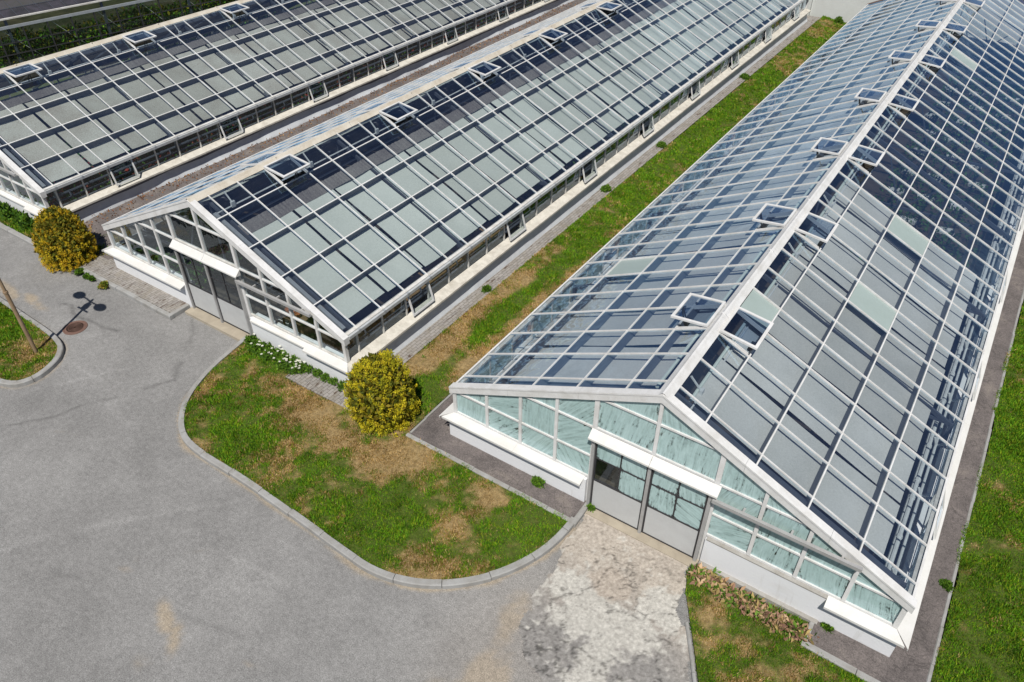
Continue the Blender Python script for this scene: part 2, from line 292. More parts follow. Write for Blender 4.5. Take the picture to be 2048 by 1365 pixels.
# ------------------------------------------------------------------ mesh helpers
class MB:
    def __init__(s): s.v = []; s.f = []
    def quad(s, a, b, c, d):
        n = len(s.v); s.v += [tuple(a), tuple(b), tuple(c), tuple(d)]; s.f.append((n, n + 1, n + 2, n + 3)); return s
    def tri(s, a, b, c):
        n = len(s.v); s.v += [tuple(a), tuple(b), tuple(c)]; s.f.append((n, n + 1, n + 2)); return s
    def hexa(s, p):     # 8 points: bottom ring 0-3, top ring 4-7
        n = len(s.v); s.v += [tuple(q) for q in p]
        for q in ((3, 2, 1, 0), (4, 5, 6, 7), (0, 1, 5, 4), (1, 2, 6, 5), (2, 3, 7, 6), (3, 0, 4, 7)): s.f.append(tuple(n + i for i in q))
        return s
    def box(s, x0, x1, y0, y1, z0, z1):
        return s.hexa([(x0, y0, z0), (x1, y0, z0), (x1, y1, z0), (x0, y1, z0), (x0, y0, z1), (x1, y0, z1), (x1, y1, z1), (x0, y1, z1)])
    def bar(s, a, b, w, h0, h1, side=None):   # box from a to b, w wide, from h0 to h1 along its own up direction
        a = Vector(a); b = Vector(b); d = (b - a).normalized()
        sd_ = Vector(side) if side else d.cross(Vector((0, 0, 1)))
        if sd_.length < 1e-4: sd_ = Vector((1, 0, 0))
        sd_ = sd_.normalized() * (w / 2); u = sd_.cross(d).normalized()
        if u.z < -1e-6: u = -u
        P = []
        for h in (h0, h1):
            for q, sg in ((a, -1), (a, 1), (b, 1), (b, -1)): P.append(q + sd_ * sg + u * h)
        return s.hexa(P)
    def tube(s, pts, r, n=8, r2=None, cap=True):
        pts = [Vector(p) for p in pts]; base = len(s.v); m = len(pts)
        for i, p in enumerate(pts):
            d = (pts[min(i + 1, m - 1)] - pts[max(i - 1, 0)]).normalized()
            a = d.cross(Vector((0, 0, 1)))
            if a.length < 1e-3: a = d.cross(Vector((1, 0, 0)))
            a.normalize(); b = d.cross(a)
            rr = r if r2 is None else r + (r2 - r) * i / max(1, m - 1)
            for k in range(n):
                t = 2 * math.pi * k / n; s.v.append(tuple(p + a * (rr * math.cos(t)) + b * (rr * math.sin(t))))
        for i in range(m - 1):
            for k in range(n):
                s.f.append((base + i * n + k, base + i * n + (k + 1) % n, base + (i + 1) * n + (k + 1) % n, base + (i + 1) * n + k))
        if cap:
            s.f.append(tuple(base + k for k in range(n))[::-1]); s.f.append(tuple(base + (m - 1) * n + k for k in range(n)))
        return s
    def lathe(s, prof, c=(0, 0, 0), n=20):
        base = len(s.v)
        for r, z in prof:
            for k in range(n):
                t = 2 * math.pi * k / n; s.v.append((c[0] + r * math.cos(t), c[1] + r * math.sin(t), c[2] + z))
        for i in range(len(prof) - 1):
            for k in range(n): s.f.append((base + i * n + k, base + i * n + (k + 1) % n, base + (i + 1) * n + (k + 1) % n, base + (i + 1) * n + k))
        s.f.append(tuple(base + k for k in range(n))[::-1]); s.f.append(tuple(base + (len(prof) - 1) * n + k for k in range(n)))
        return s
    def mesh(s, name, m):
        me = bpy.data.meshes.new(name); me.from_pydata(s.v, [], s.f); me.materials.append(m); me.update(); return me

def link(name, me, parent=None, loc=None):
    o = bpy.data.objects.new(name, me); COL.objects.link(o)
    if parent is not None: o.parent = parent
    if loc is not None: o.location = loc
    return o
def part(name, mb, m, parent=None, loc=None, label=None):
    o = link(name, mb.mesh(name, m) if isinstance(mb, MB) else mb, parent, loc)
    if label: o['label'] = label
    return o
def tag(o, label, cat, group=None, kind=None):
    if label: o['label'] = label
    if cat: o['category'] = cat
    if group: o['group'] = group
    if kind: o['kind'] = kind
    return o
def thing(name, loc, label, cat, group=None, rz=0):
    o = bpy.data.objects.new(name, None); COL.objects.link(o); o.location = loc; o.rotation_euler = (0, 0, rz)
    return tag(o, label, cat, group)
def np_mesh(name, V, F, m, col=None, smooth_=False):
    """mesh from numpy arrays; F is (n,3) or (n,4); col per vertex"""
    me = bpy.data.meshes.new(name); V = np.asarray(V, np.float32); F = np.asarray(F, np.int32); k = F.shape[1]
    me.vertices.add(len(V)); me.vertices.foreach_set('co', V.ravel())
    me.loops.add(F.size); me.loops.foreach_set('vertex_index', F.ravel())
    me.polygons.add(len(F)); me.polygons.foreach_set('loop_start', np.arange(0, F.size, k, dtype=np.int32))
    me.update(calc_edges=True)
    if col is not None:
        ca = me.color_attributes.new('Col', 'FLOAT_COLOR', 'POINT')
        c4 = np.ones((len(V), 4), np.float32); c4[:, :3] = col; ca.data.foreach_set('color', c4.ravel())
    if smooth_: me.polygons.foreach_set('use_smooth', np.ones(len(F), bool))
    me.materials.append(m); me.validate(); return me
def structure(name, me):
    o = link(name, me); o['kind'] = 'structure'; return o

def in_poly(px, py, poly):
    px = np.asarray(px); py = np.asarray(py); ins = np.zeros(px.shape, bool); n = len(poly)
    for i in range(n):
        x0, y0 = poly[i]; x1, y1 = poly[(i + 1) % n]
        if y0 == y1: continue
        c = ((y0 > py) != (y1 > py)) & (px < (x1 - x0) * (py - y0) / (y1 - y0) + x0); ins ^= c
    return ins
def rounded(pts, it=2):
    for _ in range(it):
        q = [pts[0]]
        for a, b in zip(pts[:-1], pts[1:]):
            q += [(a[0] * .75 + b[0] * .25, a[1] * .75 + b[1] * .25), (a[0] * .25 + b[0] * .75, a[1] * .25 + b[1] * .75)]
        pts = q + [pts[-1]]
    return pts
def arr_grid(xs, ys, zf):
    X, Y = np.meshgrid(xs, ys, indexing='ij'); Z = zf(X, Y); nx, ny = X.shape
    V = np.stack([X.ravel(), Y.ravel(), Z.ravel()], 1)
    i = np.arange(nx - 1)[:, None] * ny + np.arange(ny - 1)[None]; i = i.ravel()
    F = np.stack([i, i + ny, i + ny + 1, i + 1], 1); return V, F

# ================================================================== GROUND
gm = painted('far_ground', (.07, .10, .03), (.16, .14, .07), .8, .95, .3, .3, 8)
structure('ground', MB().quad((-600, -600, -.06), (600, -600, -.06), (600, 600, -.06), (-600, 600, -.06)).mesh('ground', gm))

def blob(x, y, cx, cy, rx, ry, a=0):
    c, s_ = math.cos(a), math.sin(a); u = (x - cx) * c + (y - cy) * s_; v = -(x - cx) * s_ + (y - cy) * c
    return np.exp(-((u / rx) ** 2 + (v / ry) ** 2))
def seg_d(x, y, a, b):
    ax, ay = a; bx, by = b; t = np.clip(((x - ax) * (bx - ax) + (y - ay) * (by - ay)) / ((bx - ax) ** 2 + (by - ay) ** 2), 0, 1)
    return np.hypot(x - ax - t * (bx - ax), y - ay - t * (by - ay))

# kerb line of the front lawn (outer edge), from the wall of the middle greenhouse round to the apron
KERB_FRONT = rounded([(-12.20, -.30), (-12.12, -.75), (-11.98, -1.65), (-11.68, -2.55), (-11.25, -3.22), (-10.55, -3.78), (-9.75, -3.93), (-8.35, -3.90),
                      (-6.33, -3.97), (-4.85, -4.05), (-3.95, -4.07), (-3.05, -3.78), (-2.35, -3.28), (-1.78, -2.62), (-1.40, -1.82), (-1.26, -1.15), (-1.24, -.60)], 2)
KERB_LEFT = rounded([(-24, -3.10), (-21.5, -3.10), (-19.9, -3.12), (-18.5, -3.15), (-17.3, -3.18), (-16.5, -3.24), (-16.0, -3.38), (-15.62, -3.72), (-15.42, -4.15),
                     (-15.35, -4.55), (-15.48, -4.95), (-15.75, -5.14), (-16.15, -5.25), (-17.4, -5.45), (-19, -5.7), (-24, -6.4)], 2)

def road_col(x, y):
    n = fbm(x * .55, y * .55, 1, 5); n2 = fbm(x * 2.6, y * 2.6, 5, 4); n3 = fbm(x * .22 + y * .1, y * .6, 9, 3)
    g = .232 + .07 * (n - .5) + .06 * (n2 - .5) + .07 * (n3 - .5)
    c = np.stack([g * 1.0, g * .985, g * .965], -1)
    sand = np.zeros_like(x)
    for cx, cy, rx, ry, a, w in ((-6.75, -6.95, .55, .20, -.5, 1.0), (-6.2, -7.15, .45, .18, -.9, .9), (-6.3, -7.75, .35, .3, 0, .5), (-8.3, -6.75, .25, .1, .2, .5), (-4.6, -6.7, .5, .06, .2, .5),
                                 (-20.3, -2.75, 1.0, .25, -.1, 1.1), (-18.9, -2.62, .9, .22, -.1, .9), (-1.15, -3.3, .35, .9, .2, .9), (-.9, -4.6, .5, .9, 0, 1.1), (-.2, -5.3, 1.6, .8, 0, 1.1), (1.2, -5.6, 1.5, .6, 0, .8), (-12.9, -5.2, .7, .06, .35, .45), (-15.4, -6.6, .9, .08, .3, .4),
                                 (-9.7, -4.6, .9, .05, .5, .35), (-13.9, -3.1, 1.4, .05, -.4, .35), (-8.6, -6.3, .9, .06, -.6, .4), (-7.4, -5.6, .9, .06, .75, .35)):
        sand = np.maximum(sand, w * blob(x, y, cx, cy, rx, ry, a))
    for line, wd, am in ((KERB_FRONT, .10, .85), (KERB_LEFT, .09, .6)):
        d = np.full_like(x, 9.0)
        for a, b in zip(line[:-1], line[1:]): d = np.minimum(d, seg_d(x, y, a, b))
        sand = np.maximum(sand, am * np.exp(-((d / (wd * (.35 + 1.3 * vnoise(x * 1.7, y * 1.7, 4)))) ** 2)))
    s = smooth(.28, .78, sand * (.25 + 1.0 * fbm(x * 4, y * 4, 21, 5) + .35 * fbm(x * 17, y * 17, 25, 2)))[..., None]
    sc = np.stack([.36 + 0 * x, .285 + 0 * x, .19 + 0 * x], -1) * (.85 + .3 * n2[..., None])
    c = c * (1 - s * .6) + sc * s * .6
    # pale dusty tone near the apron and dark damp seams
    d = smooth(.0, 1.0, blob(x, y, -.6, -3.6, 1.7, 2.4))[..., None]
    c = c * (1 - .35 * d) + np.array([.30, .265, .23]) * .35 * d
    for a, b, wdt, k in (((-14.3, -.6), (-12.4, -2.6), .05, .68), ((-12.4, -2.6), (-14.5, -6.0), .05, .7), ((-9.5, -7.6), (-5.2, -6.55), .06, .84), ((-13.2, -1.9), (-16.8, -7.4), .05, 1.18), ((-7.9, -4.4), (-11.6, -8.6), .07, 1.15), ((-18, -2.2), (-15.2, -2.0), .045, .6), ((-5.2, -5.0), (-8.4, -5.6), .07, 1.15), ((-11.9, -4.2), (-15.2, -3.4), .07, 1.15)):
        dd = seg_d(x + .35 * (fbm(x * .9, y * .9, 31, 3) - .5) * 2, y + .35 * (fbm(x * .9, y * .9, 37, 3) - .5) * 2, a, b)
        m_ = (np.exp(-(dd / wdt) ** 2) * smooth(.33, .5, fbm(x * 1.6, y * 1.6, 41, 3)))[..., None]
        c = c * (1 + (k - 1) * m_)
    return c
def axis(a, b, fine0, fine1, step, coarse):
    return np.unique(np.concatenate([np.arange(a, fine0, coarse), np.arange(fine0, fine1, step), np.arange(fine1, b + coarse, coarse)]))
xs = axis(-70, 60, -24, 4, .07, 2.0); ys = axis(-60, .3, -10.5, .3, .07, 2.0)
V, F = arr_grid(xs, ys, lambda X, Y: 0 * X)
V[:, 2] = .012 * (fbm(V[:, 0] * .4, V[:, 1] * .4, 3, 3) - .5)
structure('road', np_mesh('road', V, F, M['road'], road_col(V[:, 0], V[:, 1])))

# broken concrete apron before the near door, with an uneven edge
APRON = rounded([(-1.22, -.05), (-1.22, -.9), (-1.02, -1.9), (-1.1, -2.7), (-.95, -3.3), (-.5, -3.75), (-.1, -4.1), (.35, -4.2), (.7, -4.75), (1.1, -5.3), (2.6, -5.6), (2.5, -3.2), (2.0, -2.0), (1.62, -1.4), (1.15, -.6), (1.35, -.05)], 2)
def apron_col(x, y):
    n = fbm(x * 1.5, y * 1.5, 51, 5); n2 = fbm(x * 5, y * 5, 52, 4); n3 = fbm(x * 11, y * 11, 53, 3); n4 = fbm(x * .8, y * .8, 57, 2)
    tan = np.stack([.43 + 0 * x, .385 + 0 * x, .335 + 0 * x], -1); pale = np.stack([.48 + 0 * x, .465 + 0 * x, .43 + 0 * x], -1); dk = np.stack([.262 + 0 * x, .252 + 0 * x, .242 + 0 * x], -1)
    front = smooth(-2.9, -.9, y + 1.2 * (n - .5))[..., None]
    c = dk * (1 - front) + tan * front
    pp = np.maximum.reduce([blob(x, y, .05, -2.35, .55, .55, .4), blob(x, y, .55, -2.95, .35, .45), blob(x, y, 1.25, -1.45, .45, .4), blob(x, y, -.5, -2.05, .4, .35), blob(x, y, .9, -2.2, .5, .4), blob(x, y, .65, -3.75, .35, .5)])
    p_ = (.9 * smooth(.42, .54, pp * .42 + .32 * n2 + .30 * n3 + .10 * n))[..., None]
    c = c * (1 - p_) + pale * p_
    mid = (smooth(.5, .6, blob(x, y, .1, -1.55, .5, .45) * .7 + .4 * n2))[..., None]
    c = c * (1 - mid) + np.array([.41, .36, .31]) * mid
    cr = np.abs(fbm(x * 2.2, y * 2.2, 61, 4) - .5); k_ = (1 - .6 * np.exp(-(cr / .014) ** 2) * smooth(-.2, -.9, y))[..., None]
    cr2 = np.abs(fbm(x * 3.9, y * 3.9, 67, 3) - .48); k2 = (1 - .4 * np.exp(-(cr2 / .010) ** 2) * smooth(.45, .6, n4 + .1))[..., None]
    n5 = fbm(x * 26, y * 26, 59, 2); c = c * k_ * k2 * (.70 + .30 * n3[..., None] + .32 * n5[..., None])
    return c
X, Y = np.meshgrid(np.arange(-1.4, 2.8, .035), np.arange(-5.8, 0.0, .035), indexing='ij')
V, F = arr_grid(np.arange(-1.4, 2.8, .035), np.arange(-5.8, 0.0, .035), lambda X, Y: .012 + .010 * (fbm(X * 3, Y * 3, 71, 3) - .4))
jx = V[:, 0] + .42 * (fbm(V[:, 0] * 2.6, V[:, 1] * 2.6, 72, 5) - .5); jy = V[:, 1] + .42 * (fbm(V[:, 0] * 2.6, V[:, 1] * 2.6, 75, 5) - .5)
ok = in_poly(jx, jy, APRON); F = F[ok[F].all(1)]
structure('apron_pavement', np_mesh('apron_pavement', V, F, M['apron'], apron_col(V[:, 0], V[:, 1])))

# ------------------------------------------------------------------ lawns
GREEN = np.array([[.105, .245, .007], [.14, .30, .010], [.055, .155, .006], [.22, .285, .014]])
STRAW = np.array([[.48, .32, .13], [.36, .23, .07], [.55, .39, .19], [.27, .17, .045]])
def dryness(x, y):
    n = fbm(x * .9, y * .9, 81, 4); n2 = fbm(x * 3.5, y * 3.5, 84, 3)
    d = .40 + .85 * (n - .5) + .75 * (n2 - .5) + .5 * (fbm(x * 9, y * 9, 87, 2) - .5)
    for cx, cy, rx, ry, w in ((-8.25, -1.5, .75, .38, .6), (-7.3, -1.75, .55, .35, .45), (-5.75, -1.5, .6, .5, .6), (-5.2, -1.1, .4, .35, .5), (-3.42, -2.25, .28, .28, .75), (-3.2, -1.15, .45, .35, .55), (-10.6, -1.2, .5, .7, .2), (-9.4, -.95, .6, .3, .3),
                              (-6.9, 1.9, .42, 1.1, .6), (-6.15, 3.2, .28, 2.2, .55), (-7.35, 3.4, .3, 2.4, .4), (-6.1, 7.0, .25, 1.6, .4), (-7.1, 7.2, .25, 1.4, .3), (-3.3, -3.3, 1.2, .25, .3), (-11.3, -2.2, .2, 1.0, .3),
                              (2.0, -.9, .35, .3, .3), (2.7, -1.3, .35, .3, .35), (3.1, -2.1, .3, .3, .35), (4.3, -1.1, .6, .25, .25), (3.6, -1.5, .3, .2, .25)):
        d = d + w * blob(x, y, cx, cy, rx, ry)
    d = d - .14 * (x > 1) * (y < 0)
    for cx, cy, rx, ry, w in ((-6.75, 5.5, .22, 5.0, .6), (-6.6, .8, .5, .6, .6), (-5.0, -2.6, 1.0, .5, .35), (-9.5, -2.9, 1.5, .5, .3), (-2.2, -1.8, .6, .9, .4), (-10.8, -.6, 1.0, .3, .35), (-7.0, 20, 1, 11, .28), (7.5, 8, 2.5, 20, .30), (-4.3, -3.3, 1.2, .4, .3)):
        d = d - w * blob(x, y, cx, cy, rx, ry)
    return np.clip(d, 0, 1)
def lawn_col(x, y, rnd, q):
    """per-point lawn colour: rnd is a random index 0..3, q another random number"""
    d = dryness(x, y); dry = (d + .62 * (q - .5)) > .56
    g = GREEN[rnd]; s = STRAW[rnd]; t = smooth(.30, .62, d)[:, None]
    mid = np.array([.21, .19, .02])
    return np.where(dry[:, None], s, g * (1 - t * .55) + mid * t * .55)
def make_lawn(nm, poly, dens, z=.09, label='', step=.10, hmax=.06):
    P = np.array(poly); x0, y0 = P.min(0); x1, y1 = P.max(0)
    V, F = arr_grid(np.arange(x0 - step, x1 + 2 * step, step), np.arange(y0 - step, y1 + 2 * step, step), lambda X, Y: 0 * X)
    ins = in_poly(V[:, 0], V[:, 1], poly); F = F[ins[F].any(1)]
    rise = lambda x, y: .15 * smooth(-6.3, -7.6, x) * smooth(-.6, 1.2, y) * (x > -9)      # the strip climbs towards the middle house
    V[:, 2] = z + .05 * (fbm(V[:, 0] * 1.3, V[:, 1] * 1.3, 91, 4) - .5) + rise(V[:, 0], V[:, 1])
    # pull rim vertices onto the outline so the sheet ends exactly at the kerb
    used = np.zeros(len(V), bool); used[F.ravel()] = True; rim = used & ~ins
    for i in np.where(rim)[0]:
        best = None
        for a, b in zip(poly, poly[1:] + poly[:1]):
            ax, ay = a; bx, by = b; L = (bx - ax) ** 2 + (by - ay) ** 2
            if L == 0: continue
            t = min(1, max(0, ((V[i, 0] - ax) * (bx - ax) + (V[i, 1] - ay) * (by - ay)) / L)); q = (ax + t * (bx - ax), ay + t * (by - ay))
            dd = (q[0] - V[i, 0]) ** 2 + (q[1] - V[i, 1]) ** 2
            if best is None or dd < best[0]: best = (dd, q)
        V[i, 0], V[i, 1] = best[1]
    d = dryness(V[:, 0], V[:, 1]); t = smooth(.3, .7, d)[:, None]
    col = np.array([.075, .105, .018]) * (1 - t) + np.array([.30, .215, .11]) * t
    structure('lawn', np_mesh('lawn', V, F, M['turf'], col))
    # grass blades
    A = (x1 - x0) * (y1 - y0); n = int(A * max(dens(0, 0), 1) * 1.0) if not callable(dens) else int(A * 4600)
    bx = RNG.uniform(x0, x1, n); by = RNG.uniform(y0, y1, n)
    keep = in_poly(bx, by, poly) & (RNG.random(n) < dens(bx, by) / 3600); bx, by = bx[keep], by[keep]; n = len(bx)
    d = dryness(bx, by); tuft = fbm(bx * 4.5, by * 4.5, 95, 3)
    keep = RNG.random(n) < np.clip(1.15 - .5 * smooth(.55, .95, d), .5, 1); bx, by, d, tuft = bx[keep], by[keep], d[keep], tuft[keep]; n = len(bx)
    h = hmax * (.35 + .7 * RNG.random(n)) * (.55 + .9 * smooth(.3, .7, tuft)) * (1.15 - .5 * d)
    far = np.hypot(bx - CAMP.x, by - CAMP.y); w = .007 + .0006 * far
    a = RNG.uniform(0, 2 * math.pi, n); le = h * RNG.uniform(.2, 1.1, n); la = RNG.uniform(0, 2 * math.pi, n)
    bz = z - .02 + rise(bx, by)
    V = np.empty((n, 3, 3)); V[:, 0] = np.stack([bx + w * np.cos(a), by + w * np.sin(a), bz], 1); V[:, 1] = np.stack([bx - w * np.cos(a), by - w * np.sin(a), bz], 1)
    V[:, 2] = np.stack([bx + le * np.cos(la), by + le * np.sin(la), bz + .02 + h], 1)
    c = lawn_col(bx, by, RNG.integers(0, 4, n), RNG.random(n)); c = c * (RNG.uniform(.72, 1.28, n) * (.62 + .76 * fbm(bx * 2.4, by * 2.4, 99, 3)))[:, None]
    o = link('grass', np_mesh('grass', V.reshape(-1, 3), np.arange(3 * n).reshape(-1, 3), M['leaf'], np.repeat(c, 3, 0)))
    tag(o, label, 'grass', None, 'stuff')
def inset(line, d):
    out = []
    for i, p in enumerate(line):
        a = line[max(i - 1, 0)]; b = line[min(i + 1, len(line) - 1)]; t = Vector((b[0] - a[0], b[1] - a[1])).normalized(); out.append((p[0] - t.y * d, p[1] + t.x * d))
    return out
kin = inset(KERB_FRONT, .13)
FRONT = kin + [(-1.36, -.68), (-5.97, -.68), (-5.97, 39.6), (-7.56, 39.6), (-7.54, 20), (-7.60, 8), (-7.58, 1.0), (-7.60, -.84), (-8.6, -.86), (-9.97, -.88), (-10.1, -.22), (-12.05, -.12)]
near = lambda x, y: 3600 * np.clip(1.15 - np.hypot(x - CAMP.x, y - CAMP.y) / 42, .22, 1)
make_lawn('front', FRONT, near, .09, 'patchy grass with straw coloured bare spots between the near and middle greenhouses and the kerb')
make_lawn('left', [(p[0], p[1]) for p in inset(KERB_LEFT, -.13)] if False else inset(KERB_LEFT, -.13), near, .09, 'grass round the foot of the lamp post at the left edge')
make_lawn('right', [(16, -8), (16, 60)] + [(5.80 - .12 * float(smooth(.45, .75, vnoise(y_ * 1.1, 3.3, 2))) + .05 * float(vnoise(y_ * 4, 1.1, 3)), y_) for y_ in np.arange(60, -8.2, -.25)], lambda x, y: near(x, y) * (np.abs(x - 5.84) < 6.5) * (y < 26) * (y > -4), .08, 'thick green grass along the right hand path')
BEDR = [(1.50, -.35), (3.62, -.2), (3.64, -.76), (5.9, -.78), (5.9, -4.5), (3.2, -4.5), (2.42, -2.6), (2.05, -1.95), (1.72, -1.4), (1.42, -.9), (1.25, -.45)]
make_lawn('door', BEDR, lambda x, y: near(x, y), .07, 'half dry grass between the broken apron and the near greenhouse wall')
make_lawn('leftbed', [(-26.5, -.62), (-22.55, -.72), (-22.2, -.12), (-26.5, -.1)], near, .08, 'weedy green strip under the wall of the left greenhouse', hmax=.16)
make_lawn('bushbed', [(-21.4, -1.0), (-19.35, -.95), (-19.32, .1), (-18.5, .1), (-18.45, 2.0), (-19.7, 1.4), (-20.8, .6)], near, .05, 'green ground cover beside the orange thuja', hmax=.12)

# ------------------------------------------------------------------ kerbs (separate stones with open joints in one strip)
def kerb(line, w=.14, h=.13, stone=1.0, z0=-.03):
    mb = MB(); acc = 0.0
    lens = [0]
    for a, b in zip(line[:-1], line[1:]): lens.append(lens[-1] + math.hypot(b[0] - a[0], b[1] - a[1]))
    def at(s):
        s = min(max(s, 0), lens[-1] - 1e-6)
        for i in range(len(lens) - 1):
            if lens[i + 1] >= s:
                t = (s - lens[i]) / max(1e-9, lens[i + 1] - lens[i]); a, b = line[i], line[i + 1]
                d = Vector((b[0] - a[0], b[1] - a[1])).normalized(); return Vector((a[0] + t * (b[0] - a[0]), a[1] + t * (b[1] - a[1]))), d
    s = 0.0; L = lens[-1]
    while s < L - .05:
        e = min(s + stone, L); k = max(2, int((e - s) / .2)); jz = random.uniform(-.008, .008); js = random.uniform(-.008, .008)
        prev = None
        for j in range(k + 1):
            p, d = at(s + .006 + (e - s - .012) * j / k); n = Vector((-d.y, d.x)); zz = h + jz
            i0 = p + n * js; i1 = p + n * (w + js)
            ring = [(i0.x, i0.y, z0), (i1.x, i1.y, z0), (i1.x, i1.y, zz), ((i0 + n * .02).x, (i0 + n * .02).y, zz), (i0.x, i0.y, zz - .02)]
            b0 = len(mb.v); mb.v += ring
            if prev is not None:
                for q in range(5): mb.f.append((prev + q, prev + (q + 1) % 5, b0 + (q + 1) % 5, b0 + q))
            else: mb.f.append(tuple(b0 + q for q in range(5)))
            prev = b0
        mb.f.append(tuple(prev + q for q in range(5))[::-1]); s = e
    return mb
structure('kerb', kerb(KERB_FRONT).mesh('kerb', M['kerb']))
structure('kerb', kerb([(p[0], p[1]) for p in KERB_LEFT][::-1]).mesh('kerb', M['kerb']))
structure('kerb', kerb([(-1.24, -.74), (-5.95, -.74)][::-1], .10, .125).mesh('kerb', M['kerb']))
structure('kerb', kerb([(-1.22, -.74), (-1.22, .0)], .11, .125).mesh('kerb', M['kerb']))
structure('kerb', kerb([(-5.95, 38), (-5.95, -.60)], .07, .12).mesh('kerb', M['kerb']))
structure('kerb', kerb([(5.72, -8), (5.72, 38)][::-1], .07, .102, .9).mesh('kerb', M['kerb']))
structure('kerb', kerb([(3.64, -.76), (5.72, -.80)], .12, .12).mesh('kerb', M['kerb']))
structure('kerb', kerb([(3.64, .0), (3.64, -.66)], .09, .12).mesh('kerb', M['kerb']))
structure('kerb', kerb([(1.66, -1.5), (2.02, -2.1), (2.36, -2.68), (3.1, -4.4)], .06, .07).mesh('kerb', M['kerb']))
structure('kerb', kerb([(-24.5, -.92), (-19.5, -.92)], .16, .12).mesh('kerb', M['kerb']))

# ------------------------------------------------------------------ paths
def slab(x0, x1, y0, y1, z0, z1, m, nm='path'): structure(nm, MB().box(x0, x1, y0, y1, z0, z1).mesh(nm, m))
slab(-5.88, -4.6, -.635, 38, -.04, .100, M['path'])
slab(-4.6, -1.335, -.635, .10, -.04, .1005, M['path'])
slab(3.735, 5.72, -.66, .10, -.04, .1005, M['path'])
slab(4.6, 5.725, .10, 38, -.04, .100, M['path'])
slab(4.6 + 1.0, 5.725, -8, -.66, -.04, .0995, M['path'])
V, F = arr_grid(np.array([-22.3, -20.4, -18.42]), np.array([-.75, .2, 1.2, 39.5]), lambda X, Y: .05 + .17 * smooth(-.5, 1.3, Y))
structure('path', np_mesh('path', V, F, M['path']))
slab(-22.5, -19.5, -.75, -.74, -.04, .05, M['path'])
slab(-33.2, -31.5, -.75, 39.5, -.04, .06, M['path'])

# ================================================================== GREENHOUSES
a_, b_ = 1.30, .9009
ZS, ZR, SL, ZO, HX = .89, 3.83, .4667, .1615, 4.92
PU = [.803, 1.8486, 2.8897, 3.9083]; XR = .127
ZT0 = ZR + ZO
XM = [0] + [s * (a_ + b_ * k) for k in range(4) for s in (1, -1)]        # gable mullions (corner posts apart)
WX = a_ + 4 * b_
RAIL = [ZR - SL * WX - .005, ZR - SL * (a_ + 2 * b_), ZR - SL * a_]       # levels of the glazing bars
zt = lambda x: ZT0 - SL * abs(x)
zb = lambda x: ZR - SL * abs(x)
UN = Vector((SL, 0, 1)).normalized()                                       # right slope normal

def slope_bar(x0, x1, w, h0, h1, sg):
    return MB().bar((sg * x0, 0, zt(x0)), (sg * x1, 0, zt(x1)), w, h0, h1, side=(0, 1, 0))

